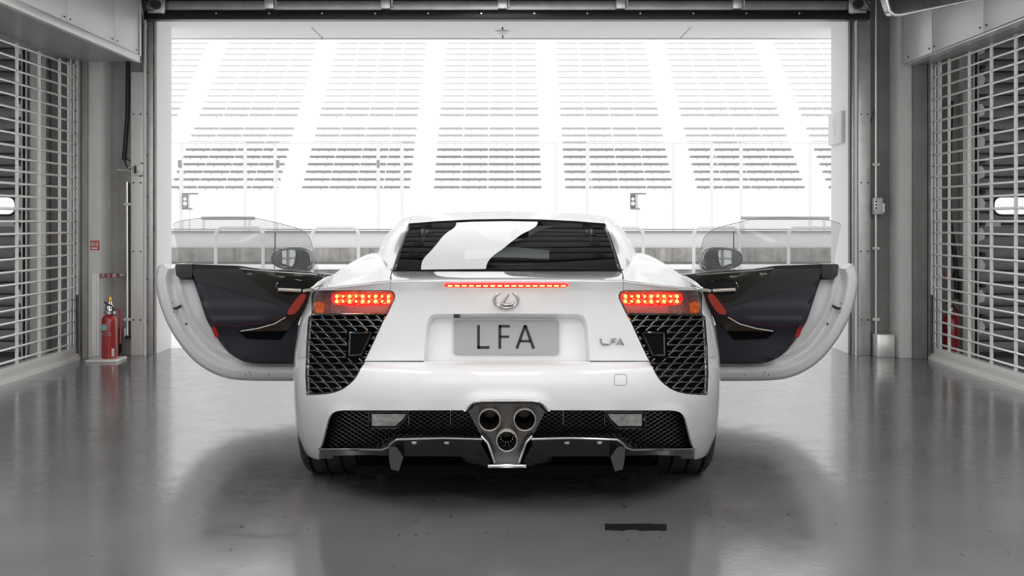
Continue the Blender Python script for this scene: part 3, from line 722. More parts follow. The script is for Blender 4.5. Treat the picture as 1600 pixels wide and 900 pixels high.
for px in (281, 434, 591):
    lm = thing('track_lamp', 'small dark lamp on a pole before the grandstand, %s' % {281: 'leftmost of three', 434: 'middle of three', 591: 'rightmost of three'}[px], 'lamp', P(px, 262, 33))
    MB().box(P(px-2, 0, 33).x, P(px+2, 0, 33).x, 32.9, 33.1, pz(262, 33), pz(250, 33), bev=.02).build('head', RAILG, lm)
    MB().cyl((P(px, 0, 33).x, 33, 0), (P(px, 0, 33).x, 33, pz(262, 33)), .02, n=6).build('pole', POST, lm)
# grandstand
gs = thing('grandstand', 'huge pale grandstand with rows of grey bench seats', 'grandstand', (0, 60, 0))
D0 = 60.0; TR = .56; RS = .452
zr = lambda k: pz(293, D0)+k*RS
st = MB(); prof = []
for k in range(0, 34):
    y = D0+k*TR; z = zr(k)-.42
    prof += [(y, z), (y+TR, z)] if k else [(y, 0), (y, z), (y+TR, z)]
    if k < 33: prof.append((y+TR, z+RS))
q = []
for i in range(len(prof)):
    q += [(-48, prof[i][0], prof[i][1]), (48, prof[i][0], prof[i][1])]
st.add(q, [(2*i, 2*i+1, 2*i+3, 2*i+2) for i in range(len(prof)-1)])
st.build('terrace', STAND, gs, fix=True)
protos = {}
PITCH = 7.25; WB = 6.0
for k in range(0, 24):
    if k == 9: continue
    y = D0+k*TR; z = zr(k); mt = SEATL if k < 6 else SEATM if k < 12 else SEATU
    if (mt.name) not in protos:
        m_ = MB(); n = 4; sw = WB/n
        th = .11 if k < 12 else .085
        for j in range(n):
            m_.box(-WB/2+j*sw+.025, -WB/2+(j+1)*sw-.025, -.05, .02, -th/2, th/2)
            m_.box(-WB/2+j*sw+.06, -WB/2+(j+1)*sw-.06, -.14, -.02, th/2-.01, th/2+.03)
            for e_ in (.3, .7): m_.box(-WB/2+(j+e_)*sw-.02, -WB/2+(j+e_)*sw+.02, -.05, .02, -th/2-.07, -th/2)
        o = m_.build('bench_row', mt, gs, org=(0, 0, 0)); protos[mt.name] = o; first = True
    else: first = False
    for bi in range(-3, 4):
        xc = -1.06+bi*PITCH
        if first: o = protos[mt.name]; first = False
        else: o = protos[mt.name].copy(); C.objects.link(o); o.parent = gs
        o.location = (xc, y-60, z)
# pedestrian walkway line
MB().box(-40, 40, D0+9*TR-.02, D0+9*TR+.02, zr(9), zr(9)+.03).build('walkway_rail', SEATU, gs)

# ================================================================== CAR
car = thing('sports_car', 'white low sports coupe seen from behind with both doors open', 'car', (0, 6.4, 0))
NEXP = 3.0; DW = .72
# half width in px of the body silhouette by image row (left side), wrapped forward by DW
sil = [(430, 480), (452, 487), (460, 485), (476, 479), (500, 469), (530, 463), (560, 459), (600, 457.5), (640, 459), (673, 463), (699, 471), (710, 476), (725, 486)]
Wf = pchip([a for a, _ in sil], [CX-b for _, b in sil])
Wf0 = Wf
Yb = pchip([430, 437, 441, 448, 465, 490, 530, 563, 565.5, 568.5, 573, 582, 600, 622, 641, 660, 700, 718],
           [4.17, 4.155, 4.152, 4.17, 4.19, 4.205, 4.215, 4.22, 4.215, 4.185, 4.155, 4.14, 4.132, 4.14, 4.165, 4.20, 4.29, 4.34])
def wrap(xn): xn = min(1, abs(xn)); return DW*(1-(1-xn**NEXP)**(1/NEXP))
def Yf(px, py, off=0): return Yb(py)+wrap((px-CX)/Wf(py))+off
# arc-like parameter
TX = [i/2000 for i in range(2001)]; TA = [t+1.0*(wrap(t)) for t in TX]
def dom_f(px, py):
    xn = (px-CX)/Wf(py); s_ = 1 if xn >= 0 else -1; xn = min(1, abs(xn))
    return (s_*float(np.interp(xn, TX, TA))*330, py)
def map_f(a, b):
    s_ = 1 if a >= 0 else -1; xn = float(np.interp(abs(a)/330, TA, TX)); px = CX+s_*xn*Wf(b)
    return P(px, b, Yb(b)+wrap(xn))
def map_off(off): 
    def f(a, b):
        s_ = 1 if a >= 0 else -1; xn = float(np.interp(abs(a)/330, TA, TX)); px = CX+s_*xn*Wf(b)
        return P(px, b, Yb(b)+wrap(xn)+off)
    return f
def inward(v):
    k = min(1, abs(v.x)/.97)**5; return Vector((-math.copysign(k, v.x), 1-.6*k, 0)).normalized()
def fpanel(poly, step=6, off=0, thick=.012, holes=(), **k): return panel(poly, step, map_off(off), dom=dom_f, holes=holes, thick=thick, ftd=inward, **k)
def rrect(x0, x1, y0, y1, r, n=5):
    p = []
    for cx, cy, a0 in ((x1-r, y0+r, -90), (x1-r, y1-r, 0), (x0+r, y1-r, 90), (x0+r, y0+r, 180)):
        for k in range(n+1): a = math.radians(a0+90*k/n); p.append((cx+r*math.cos(a), cy+r*math.sin(a)))
    return p
def both(left): return left+mir(left)[::-1]

VB = smo([(584, 535), (570, 564), (557, 588.5), (546, 600), (531, 609.3), (511, 614.3), (480, 616)], 4)
ventL = [(483, 496), (489, 492), (606, 490.5), (600, 500)]+VB+[(478.5, 587), (480, 540)]
vent_edge = [(606, 490.5), (600, 500), (584, 535), (570, 564)]
recess = [(662, 564), (666, 510), (669, 498), (673, 493), (680, 490.5)]
# upper fascia (boot face)
left = [(CX, 437), (700, 437), (612, 437.5), (550, 444.5), (490, 452), (494, 453.5), (609, 453.5), (615, 456), (617.5, 461), (617, 467), (606, 490.5), (600, 500), (584, 535), (570, 563.6), (662, 563.6)]+recess[1:]+[(CX, 490)]
out = left[1:-1]+[left[-1]]
poly = left[:-1]+[(CX, 490)]+mir(left[1:-1])[::-1]
fpanel(poly, 6, 0, .014).build('boot_panel', PAINT, car)
# bumper
left = [(CX, 565), (662, 565), (570, 564.8)]+VB[5:]+[(478.5, 587), (480, 540), (483, 496), (486, 490.5), (487, 486), (487, 460), (490, 454.6), (489, 452.8)]
silp = [(CX-Wf(y), y) for y in [453+2.5*k for k in range(95)]]
OPN = smo([(499, 702), (502, 696), (505, 685), (510.5, 664), (514, 653), (520.5, 645), (532, 641.5), (545, 641.2)], 4)
left += silp[:-1]+smo([silp[-1], (473, 702), (484, 713.5), (498, 718)], 4)+OPN+[(725, 641), (732, 634), (740, 628), (752, 625)]
poly = left+[(CX, 624)]+mir(left[1:])[::-1]
FLR = OPN+[(600, 641), (725, 641), (732, 634), (740, 628), (752, 625), (CX, 624)]
def map_b(a, b):
    s_ = 1 if a >= 0 else -1; xn = float(np.interp(abs(a)/330, TA, TX)); px = CX+s_*xn*Wf(b)
    if b < 570: return P(px, b, Yb(b)+wrap(xn))
    qx = CX-abs(px-CX); best = 1e9; bi = 0
    for i in range(len(FLR)-1):
        x0, y0 = FLR[i]; x1, y1 = FLR[i+1]; dx, dy = x1-x0, y1-y0; t_ = max(0, min(1, ((qx-x0)*dx+(b-y0)*dy)/(dx*dx+dy*dy)))
        d = math.hypot(qx-x0-t_*dx, b-y0-t_*dy)
        if d < best: best = d; bi = i
    amp = float(np.interp(qx, [530, 580, 690, 745], [.020, .006, .006, .014])); wd = float(np.interp(qx, [530, 580, 690, 745], [8, 7, 7, 10]))
    return P(px, b, Yb(b)+wrap(xn)-amp*math.exp(-(best/wd)**2))
bumper = panel(poly, 5, map_b, dom=dom_f, thick=.016, ftd=inward).build('rear_bumper', PAINT, car)
# dark gap seams behind panel joints
# tow cover (thin recessed outline)
q = rrect(960, 979, 585, 602, 3)
MB().tube([P(x, y, Yf(x, y)-.0005) for x, y in q+q[:1]], .0009, 6).build('tow_cover_seam', SEAM, bumper)
MB().tube([P(x, y, Yf(x, y)-.0002) for x, y in [(570, 564.3), (600, 564.3), (630, 564.3), (662, 564.3)]], .0012, 6).tube([P(x, y, Yf(x, y)-.0002) for x, y in [(922, 564.3), (950, 564.3), (980, 564.3), (1014, 564.3)]], .0012, 6).build('panel_seam', SEAM, bumper)
for sg in (-1, 1):
    MB().tube([P(CX+sg*(CX-x), y, Yf(x, y)-.001) for x, y in [(479, 558), (470, 558.5), (461, 559.5)]], .001, 6).build('side_seam', SEAM, bumper)
    MB().tube([P(CX+sg*(CX-x), y, Yf(x, y)-.001) for x, y in [(610, 438), (610, 446), (610, 453)]], .0008, 6).build('side_seam', SEAM, bumper)
# plate recess: tapered tub
def ring(pts, Y): return [P(x, y, Y(x, y)) for x, y in pts]
outer = dens([(662, 564.5), (666, 510), (669, 498), (673, 493), (680, 490.5), (CX, 490)], 8, False)
outer = outer+mir(outer[:-1])[::-1]
def inner_pt(x, y):
    xi = CX+(x-CX)*.955; t_ = (564.5-y)/74.5; return (xi, y+ (8 if y < 500 else 8*(max(0, (520-y))/20) if y < 520 else 0))
inner = [inner_pt(*p) for p in outer]
m_ = MB()
A = [P(x, y, Yf(x, y)) for x, y in outer]
ny = 4
rows = [A]
for k in range(1, ny+1):
    t_ = k/ny; rows.append([P(x0+(x1-x0)*t_**.8, y0+(y1-y0)*t_**.8, Yf(x0, y0)*(1-t_)+(4.275)*t_) for (x0, y0), (x1, y1) in zip(outer, inner)])
vs_ = [p for r in rows for p in r]; n = len(A)
m_.add(vs_, [(i*n+j, i*n+j+1, (i+1)*n+j+1, (i+1)*n+j) for i in range(ny) for j in range(n-1)], True)
m_.build('recess_side', PAINT, car, ang=60)
panel(inner, 8, lambda a, c: P(a, c, 4.275), thick=.01, tdir=(0, 1, 0)).build('recess_back', PAINT, car)
# sloping ledge under the plate
MB().extr([P(662, 564.5, 4.27), P(922, 564.5, 4.27), P(922, 565.5, 4.21), P(662, 565.5, 4.21)], (0, 0, -.006)).build('plate_ledge', PAINT, car)
cm = MB().box(P(709, 0, 4.24).x, P(719, 0, 4.24).x, 4.21, 4.26, P(0, 496, 4.24).z, P(0, 490, 4.24).z, bev=.003).build('reversing_camera', BLK, car)
# plate
pl = panel(rrect(709, 873.5, 501, 553.5, 3), 20, lambda a, c: P(a, c, 4.262), thick=.006, tdir=(0, 1, 0)).build('licence_plate', PLATE, car)
def stroke(mb, a, c, wpx, Y): 
    mb.strip([P(*a, Y), P(*c, Y)], wpx*Y/F, .0015)
LYY = 4.2615
m_ = MB(); stroke(m_, (747.7, 508), (747.7, 544.6), 4.2, LYY); stroke(m_, (746, 543), (764.8, 542.8), 4, LYY); m_.build('letter', INK, pl)
m_ = MB(); stroke(m_, (781, 508), (781, 544.6), 4.2, LYY); stroke(m_, (779.5, 509.6), (796.8, 509.8), 3.8, LYY); stroke(m_, (781, 526), (795.5, 526), 3.6, LYY); m_.build('letter', INK, pl)
m_ = MB(); stroke(m_, (807.3, 544.6), (820.6, 508.2), 4.4, LYY); stroke(m_, (820.6, 508.2), (833.9, 544.6), 4.4, LYY); stroke(m_, (812, 533), (829, 533), 3.6, LYY); m_.build('letter', INK, pl)

# centre brake light
m_ = fpanel([(693, 445.6), (697, 442.8), (CX, 441.6+.8), (885, 442.8), (889.5, 445.6), (884, 449.2), (CX, 449.8), (698, 449.2)], 4, -.002, .006)
bl = m_.build('high_brake_light', LEDR, car); bl['label'] = 'glowing thin red strip light'
for k in range(17):
    x = 703+k*11.1; MB().box(P(x-3.3, 0, 4.15).x, P(x+3.3, 0, 4.15).x, Yf(x, 446)-.0045, Yf(x, 446)-.001, P(0, 447.7, 4.15).z, P(0, 444.6, 4.15).z).build('led', LEDY, bl)
# emblem
YE = Yf(792, 468)-.004
em = sub('oval_emblem', car, P(791, 468.5, YE))
def ell(cx, cy, rx, ry, n=40, a0=0, a1=2*PI): return [P(cx+rx*math.cos(a0+(a1-a0)*k/n), cy+ry*math.sin(a0+(a1-a0)*k/n), YE) for k in range(n+1)]
MB().tube(ell(791, 468.5, 18.6, 12.6), [.0052]*41, 10).build('ring', EMB, em)
m_ = MB().tube([P(x, y, YE) for x, y in [(797.0, 457.3), (792, 463.5), (787, 471), (784.5, 474.6)]], [.004, .0046, .005, .005], 10)
m_.tube([P(x, y, YE) for x, y in [(783.5, 474.5), (791, 476.3), (800, 475.4), (806.5, 472.3)]], [.0045, .0055, .005, .003], 10).tube([P(x, y, YE) for x, y in [(790.5, 457), (798, 457.2)]], .003, 8)
m_.build('emblem_letter', EMB, em)
# LFA badge
bd = sub('model_badge', car, P(955, 534, Yf(955, 534)))
YB_ = Yf(955, 534)-.003
def bstroke(pts): 
    m_ = MB()
    for seg in pts: m_.strip([P(x, y, Yf(x, y)-.002) for x, y in seg], .0052, .005)
    m_.build('badge_letter', EMB, bd)
bstroke([[(938.5, 529), (939.5, 535), (941.5, 538), (951, 538)]])
bstroke([[(963, 529.5), (955, 529.5), (954, 539)], [(954.5, 534), (961, 534)]])
bstroke([[(962, 539), (969, 529), (974, 539)], [(965.5, 536), (972.5, 536)]])

def Sg(u, v):       # rear glass, gently crowned
    return Vector(((.504-.0144*v)*u, 4.82+.71*v-(.02+.07*v)*u*u, .951+.2233*v+.035*v*(1-v)-(.004+.019*v)*u*u))
# deck and shoulders -------------------------------------------------
def lip(px, py): return P(px, py, Yf(px, py))
deck = []
for py, dy, wl in ((437, 0, 180), (433, .10, 180), (429, .27, 180), (424, .56, 178)):
    r = []
    for t_ in (-1, -.75, -.5, -.25, 0, .25, .5, .75, 1):
        px = CX+t_*wl; base = Yf(px, 437)
        r.append(P(px, py, base+dy))
    deck.append(r)
surf(deck, 6, 4, .01).build('boot_deck', PAINT, car)
for sg in (-1, 1):
    f_ = (lambda c: c) if sg < 0 else MPX
    S = [[lip(490, 452), lip(525, 447.5), lip(565, 442.7), lip(611, 437.5)],
         [P(494, 449.5, 4.80), P(531, 437, 4.66), P(572, 429, 4.60), P(612, 430, 4.48)],
         [P(503, 443, 4.92), P(540, 422, 4.95), P(580, 410, 5.0), P(613, 423, 4.78)],
         [P(515, 434, 5.05), P(551, 408.5, 5.2), P(583, 395.5, 5.3), P(604, 403, 5.3)],
         [P(524, 437, 5.4), P(556, 414, 5.6), P(590, 400, 5.7), P(606, 400, 5.7)]]
    surf(f_(S), 8, 8, .008).build('rear_shoulder', PAINT, car, ang=60)
    # C pillar and buttress
    Cc = [[Sg(-1, 0), P(605, 420, 4.95), P(596, 413, 5.10), P(588, 404, 5.3)],
          [Sg(-1, .34), P(613, 392, 5.12), P(604, 386, 5.28), P(595.5, 383, 5.5)],
          [Sg(-1, .67), P(625, 366, 5.32), P(617, 361, 5.5), P(610.5, 359, 5.72)],
          [Sg(-1, 1), P(638, 344.5, 5.62), P(636, 340.5, 5.8), P(632, 341, 6.0)],
          [P(644, 339, 6.1), P(643, 337.5, 6.15), P(640, 338, 6.2), P(638, 340, 6.3)]]
    surf(f_(Cc), 6, 6, .01, tdir=(0, .3, -.9)).build('rear_pillar', PAINT, car, ang=60)
    pt = f_([[P(612.5, 425, 4.775), P(611, 431, 4.5), P(610, 437, 4.27)]])[0]
    MB().tube([p+Vector((0, -.002, .003)) for p in pt], .0025, 6).build('side_seam', SEAM, car)
    pt = f_([[P(588, 404, 5.33), P(592, 411, 5.2), P(600, 418, 5.0), P(612, 422, 4.8)]])[0]
    MB().tube([p+Vector((0, -.004, .001)) for p in pt], .0022, 6).build('side_seam', SEAM, car)
# roof
def sym(row): return row+[mx(p) for p in row[:-1]][::-1]
roof = [[Sg(k/3-1, 1)+Vector((0, 0, .003)) for k in range(7)],
        sym([P(642, 342.5, 5.80), P(682, 338, 5.83), P(737, 335.5, 5.86), P(CX, 334.6, 5.88)]),
        sym([P(645, 337.5, 6.25), P(684, 333.5, 6.27), P(739, 331.3, 6.28), P(CX, 330.6, 6.3)]),
        sym([Vector((-.52, 6.55, 1.185)), Vector((-.37, 6.57, 1.205)), Vector((-.18, 6.58, 1.215)), Vector((0, 6.6, 1.22))]),
        sym([Vector((-.50, 6.85, 1.145)), Vector((-.35, 6.88, 1.165)), Vector((-.17, 6.9, 1.175)), Vector((0, 6.9, 1.18))])]
surf(roof, 8, 6, .02).build('roof', PAINT, car)
# rear glass
gl_ = [[Sg(k/3-1, v) for k in range(7)] for v in (0, 1/3, 2/3, 1)]
surf(gl_, 8, 6).build('rear_window', RGLASS, car)
m_ = MB()
for rowi in (0, 3):
    m_.tube([p+Vector((0, -.002, .002)) for p in gl_[rowi]], .004, 6)
for ci in (0, 6):
    m_.tube([r[ci]+Vector((0, -.002, .002)) for r in gl_], .004, 6)
m_.build('window_seal', BLK, car)

# tail lights --------------------------------------------------------
def mirp(p, sg): return p if sg < 0 else mir(p)[::-1]
lightL = [(487.5, 460), (492, 455), (500, 454), (607, 454), (613, 456), (616.5, 460), (616, 467), (606.5, 489.5), (492, 491), (487.5, 487)]
for sg in (-1, 1):
    tl = fpanel(mirp(lightL, sg), 8, .03, .02).build('tail_light', LAMPGREY, car)
    tl['label'] = 'lit red and amber rear lamp'
    q = lambda pts: mirp(pts, sg)
    fpanel(q([(519, 459), (612, 459), (614, 462), (612, 468), (608, 477), (560, 479), (522, 476), (517, 468)]), 6, .022, .004).build('red_panel', LEDR, tl)
    fpanel(q([(488.5, 462), (519, 460), (515, 470), (517, 489), (489, 489)]), 6, .026, .004).build('grey_reflector', mat('smoked_reflector', (.25, .12, .11), .15, coat=1, noise=.35, scale=50), tl) if sg < 0 else fpanel(q([(488.5, 462), (519, 460), (515, 470), (517, 489), (489, 489)]), 6, .026, .004).build('grey_reflector', bpy.data.materials['smoked_reflector'], tl)
    fpanel(q([(491, 472), (497, 470), (507, 474), (505, 489), (491.5, 489)]), 6, .018, .004).build('amber_lens', AMBER, tl)
    fpanel(q([(540, 478), (609, 478), (604, 489), (540, 489.5)]), 8, .024, .003).build('lower_lens', mat('pink_lens', (.42, .2, .2), .15, coat=1), tl) if sg < 0 else fpanel(q([(540, 478), (609, 478), (604, 489), (540, 489.5)]), 8, .024, .003).build('lower_lens', bpy.data.materials['pink_lens'], tl)
    for r_, yy in enumerate((463, 471)):
        for k in range(9):
            x = 526+k*10.1; x = x if sg < 0 else 2*CX-x; rad = .0062 if k % 2 == 0 else .0042
            p = P(x, yy, Yf(x, yy)+.012)
            MB().lathe([(0, -rad*.6), (rad*.7, -rad*.4), (rad, 0), (rad, rad*.5)], p, axis='y', n=12).build('led', LEDY, tl)
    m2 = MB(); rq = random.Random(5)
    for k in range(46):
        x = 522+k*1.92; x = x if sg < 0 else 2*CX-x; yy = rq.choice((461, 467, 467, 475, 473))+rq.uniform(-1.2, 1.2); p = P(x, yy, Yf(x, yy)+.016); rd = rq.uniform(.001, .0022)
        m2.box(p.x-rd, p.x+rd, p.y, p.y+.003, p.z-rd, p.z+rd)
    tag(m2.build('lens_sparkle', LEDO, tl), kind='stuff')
    fpanel(mirp(lightL, sg), 7, .004, 0).build('clear_cover', CLEAR, tl)
    # frame of the lamp
    MB().tube([P(x, y, Yf(x, y)+.006) for x, y in dens(mirp(lightL, sg), 6)+[mirp(lightL, sg)[0]]], .0022, 6).build('lamp_seal', BLK, tl)
    # vent
    vp = mirp(ventL, sg)
    vt = fpanel(vp, 10, .085, .01).build('vent_back', CAV, car)
    m_ = MB(); fl = [(CX+((x+(1.6 if x < 500 else 0))-CX)*(1 if sg < 0 else -1), y) for x, y in ventL]
    def clip_runs(fn, n):
        runs = []; cur = []
        for i in range(n+1):
            p = fn(i/n)
            if inside(p, fl): cur.append(p)
            else:
                if len(cur) > 1: runs.append(cur)
                cur = []
        if len(cur) > 1: runs.append(cur)
        return runs
    sxx = lambda x: x if sg < 0 else 2*CX-x
    holeL = [(sxx(x), y) for x, y in [(543, 517), (586, 516), (566, 559), (542, 559)]]
    def add_runs(fn, n, wdt, dep):
        for r in clip_runs(fn, n):
            rr_ = []; 
            for p in r:
                if inside(p, holeL):
                    if len(rr_) > 1: m_.strip([P(x, y, Yf(x, y)+.014+dep) for x, y in rr_], wdt, dep)
                    rr_ = []
                else: rr_.append(p)
            if len(rr_) > 1: m_.strip([P(x, y, Yf(x, y)+.014+dep) for x, y in rr_], wdt, dep)
    for k in range(14):
        y0 = 489+k*9.7
        add_runs(lambda t_: (sxx(474+t_*140), y0+t_*1), 60, .0026, .02)
        off = (k % 2)*8.7
        for j in range(-1, 9):
            x0 = 474+j*17.4+off
            add_runs(lambda t_: (sxx(x0+16*t_), y0+9.7*t_**2.1), 9, .0048, .010)
    m_.build('vent_fins', FIN, car, ang=20)
    MB().tube([P(x, y, Yf(x, y)+.004) for x, y in dens(vp, 6)+[vp[0]]], .0045, 6).build('vent_rim', BLKG, car)
    ho = mirp([(547, 520.5), (581, 519.5), (564, 555), (546, 556)], sg)
    m2 = panel(ho, 20, map_off(.01), dom=dom_f, thick=.02); m2.build('vent_cover', CAV, car)
    MB().tube([P(x, y, Yf(x, y)+.006) for x, y in dens(ho, 6)+[ho[0]]], .005, 6).build('vent_cover_frame', BLKG, car)

# lower grille mesh ---------------------------------------------------
lowL = [(502, 699), (505, 685), (511, 662), (515, 652), (521, 645), (532, 641), (737, 640), (757, 684), (613, 680), (595, 692), (580, 699)]
m_ = MB()
for sg in (-1, 1):
    poly = [(x if sg < 0 else 2*CX-x, y) for x, y in lowL]
    for slope in (.62, -.62):
        for k in range(-12, 60):
            run = []
            b0 = 520+k*6.6
            for i in range(0, 76):
                x = 496+i*4; y = (b0-160)+slope*(x-496) if slope > 0 else b0+ -.62*(x-496)+60
                xx = x if sg < 0 else 2*CX-x
                if inside((xx, y), poly): run.append((xx, y))
                else:
                    if len(run) > 1: m_.strip([P(a, c, Yf(a, c)+.09) for a, c in run], .0015, .0015)
                    run = []
            if len(run) > 1: m_.strip([P(a, c, Yf(a, c)+.09) for a, c in run], .0015, .0015)
    panel(poly if sg < 0 else poly[::-1], 12, map_off(.17), dom=dom_f, thick=.01).build('lower_grille_back', CAV, car)
    # reverse lamp
    rl = mirp([(577, 643.5), (640, 643.5), (636, 652), (621, 669), (577, 669)], sg)
    lo = fpanel(rl, 10, .025, .05).build('reverse_lamp', BLKG, car)
    ri = mirp([(581.5, 647), (634, 647), (631, 653), (618, 665.5), (581.5, 665.5)], sg)
    fpanel(ri, 10, .02, .006).build('lamp_lens', REVL, lo)
    MB().tube([P(x, y, Yf(x, y)+.018) for x, y in dens(rl, 8)+[rl[0]]], .0045, 6).build('lamp_frame', BLKG, lo)
    # thin upright wires
    for xx in (639, 704): MB().strip([P(xx if sg < 0 else 2*CX-xx, y, Yf(xx, y)+.045) for y in (641, 664)], .0015, .002).build('mesh_stay', ALU, car)
tag(m_.build('lower_grille_mesh', WIRE, car, fix=False), kind='stuff')

# exhaust -------------------------------------------------------------
half = [(CX, 628), (754, 628), (745, 631), (738, 637), (732, 643), (741, 661), (752, 681), (762, 692), (768, 708), (773, 722), (CX, 722)]
exs = both(half[:-1]) if False else half+mir(half[1:-1])[::-1]
def YX(a, c): return 4.19+.0006*(c-628)
ep = panel(exs, 9, lambda a, c: P(a, c, YX(a, c)), thick=.03, tdir=(0, 1, 0), holes=[[(cx+r*math.cos(2*PI*k/24), cy+r*math.sin(2*PI*k/24)) for k in range(24)] for cx, cy, r in ((764.8, 656, 16.5), (820, 656, 16.5), (792, 689, 16))]).build('exhaust_surround', GUN, car)
# chrome arch over it
arch = [(725, 642), (729, 638), (735, 631), (743, 627.2), (753, 625.6), (CX, 625)]
arch = arch+mir(arch[:-1])[::-1]
MB().tube([P(x, y, 4.145+.02*(abs(x-CX) > 50)) for x, y in arch], .006, 8).build('arch_trim', CHROME, car)
MB().tube([P(x, y+3.2, 4.17) for x, y in arch[1:-1]], .006, 8).build('arch_seal', BLK, car)
for cx, cy, r in ((764.8, 656, 17.6), (820, 656, 17.6), (792, 689, 16.8)):
    sc_ = 4.17/F; R = r*sc_; c0 = P(cx, cy, 4.17)
    ex = MB().lathe([(R*.89, .01), (R*.90, -.006), (R*.945, -.012), (R*.985, -.006), (R*1.0, .02), (R*1.0, .10)], c0, axis='y', n=36).build('exhaust_tip', TI, car)
    MB().lathe([(R*.895, .0), (R*.86, .012), (R*.78, .04), (R*.74, .22), (0, .23)], c0, axis='y', n=36).build('tip_inner', TIPIN, ex)
    if cy > 680:
        m_ = MB()
        for k in range(14):
            a = 2*PI*k/14; m_.box(c0.x+R*.6*math.cos(a)-.0016, c0.x+R*.6*math.cos(a)+.0016, c0.y+.09, c0.y+.1, c0.z+R*.6*math.sin(a)-.0016, c0.z+R*.6*math.sin(a)+.0016)
        m_.build('baffle_holes', STEEL, ex)
# central V keel chrome edges
for sg in (-1, 1):
    pts = [(752, 681), (762, 692), (768, 708), (773, 723)]
    MB().tube([P(x if sg < 0 else 2*CX-x, y, 4.19+.01) for x, y in pts], .005, 8).build('keel_edge', CHROME, car)
MB().box(P(762, 0, 4.25).x, P(822, 0, 4.25).x, 4.2, 4.5, P(0, 727, 4.25).z, P(0, 721, 4.25).z, bev=.004).build('keel_plate', CHROME, car)

# diffuser ---------------------------------------------------------------
for sg in (-1, 1):
    X_ = lambda x: x if sg < 0 else 2*CX-x
    f_ = (lambda c: c) if sg < 0 else MPX
    # top ledge: upper edge (far) to lower bright edge (near)
    up_ = [(499, 699, 4.62), (540, 699, 4.45), (570, 698.5, 4.40), (587, 695, 4.37), (600, 686, 4.35), (611, 679, 4.33), (625, 677.5, 4.31), (690, 678, 4.29), (752, 680, 4.27)]
    lo_ = [(498, 701.5, 4.52), (540, 701.5, 4.35), (575, 702, 4.28), (596, 702.5, 4.25), (606, 699, 4.23), (611, 692, 4.22), (620, 686.5, 4.21), (690, 684, 4.20), (754, 685.5, 4.20)]
    surf(f_([[P(*p) for p in up_], [P((a[0]+b_[0])/2, (a[1]+b_[1])/2-.3, (a[2]+b_[2])/2) for a, b_ in zip(up_, lo_)], [P(*p) for p in lo_]]), 4, 5, .006).build('diffuser_ledge', BLKG, car)
    MB().tube([p for p in f_([[P(a, b_+.4, c) for a, b_, c in lo_]])[0]], .0042, 8).build('diffuser_edge', STEEL, car)
    # carbon face
    face = [[P(a, b_+1, c+.004) for a, b_, c in lo_[4:]],
            [P(x, y, Y) for x, y, Y in ((612, 702, 4.26), (618, 700, 4.25), (630, 698, 4.25), (690, 698, 4.25), (750, 700, 4.25))],
            [P(x, y, Y) for x, y, Y in ((616, 716, 4.30), (625, 714.5, 4.30), (640, 713, 4.30), (690, 713, 4.30), (738, 713.5, 4.30))]]
    surf(f_(face), 4, 6, .006, tdir=(0, 1, 0)).build('diffuser_face', CARBON, car)
    # curved strake beside the keel
    st_ = [[P(748, 686, 4.22), P(755, 700, 4.23), P(762, 713, 4.24), P(771, 726, 4.26)],
           [P(738, 692, 4.26), P(744, 706, 4.28), P(751, 717, 4.30), P(758, 728, 4.32)],
           [P(722, 712, 4.34), P(727, 718, 4.36), P(735, 724, 4.38), P(746, 727, 4.4)],
           [P(715, 714, 4.42), P(718, 718, 4.43), P(726, 723, 4.45), P(740, 725, 4.47)]]
    surf(f_(st_), 6, 6, .006, tdir=(0, 1, 0)).build('keel_strake', CARBON, car)
    m_ = MB()
    for k in range(12):
        t_ = k/11; p0 = P(749+21*t_, 688+38*t_, 4.218+.03*t_); p1 = P(736+18*t_, 696+31*t_, 4.26+.06*t_)
        m_.strip(f_([[p0, p1]])[0], .0014, .001)
    m_.build('strake_ribs', WIRE, car)
    # fin
    fin = [(607, 701), (612, 694), (620, 700), (624, 705), (630, 715), (623, 736.5), (611, 733.5), (608, 718)]
    MB().extr([P(X_(x), y, 4.24) for x, y in fin], (0, .22, .0)).build('diffuser_fin', CARBON, car)
    # side lip
    lipp = [(499, 702), (560, 703), (606, 703.5), (606, 712), (560, 711), (521, 712), (519, 717), (503, 716.5)]
    panel([(X_(x), y) for x, y in lipp], 8, lambda a, c: P(a, c, Yf(a, c)+.0+(.0)), dom=None, thick=.03, tdir=(0, 1, 0)).build('side_lip', BLKG, car)
    for x in (647, 698): 
        c0 = P(X_(x), 689.5, 4.225)
        MB().lathe([(0, -.002), (.009, -.002), (.013, .002), (.015, .004), (0, .004)], c0, axis='y', n=16).build('fastener', STEEL, car)
    # underside shell
MB().box(-.62, .62, 4.45, 8.4, .13, .17).box(-.60, .60, 4.8, 4.9, .17, .5).box(-.58, .58, 5.5, 7.2, .15, .28).box(-.6, .6, 7.9, 8.5, .15, .45).build('underbody', CAV, car)
MB().box(-.76, .76, 4.66, 4.72, .25, .84).box(-.6, .6, 4.72, 5.5, .17, .86).build('rear_bulkhead', CAV, car)

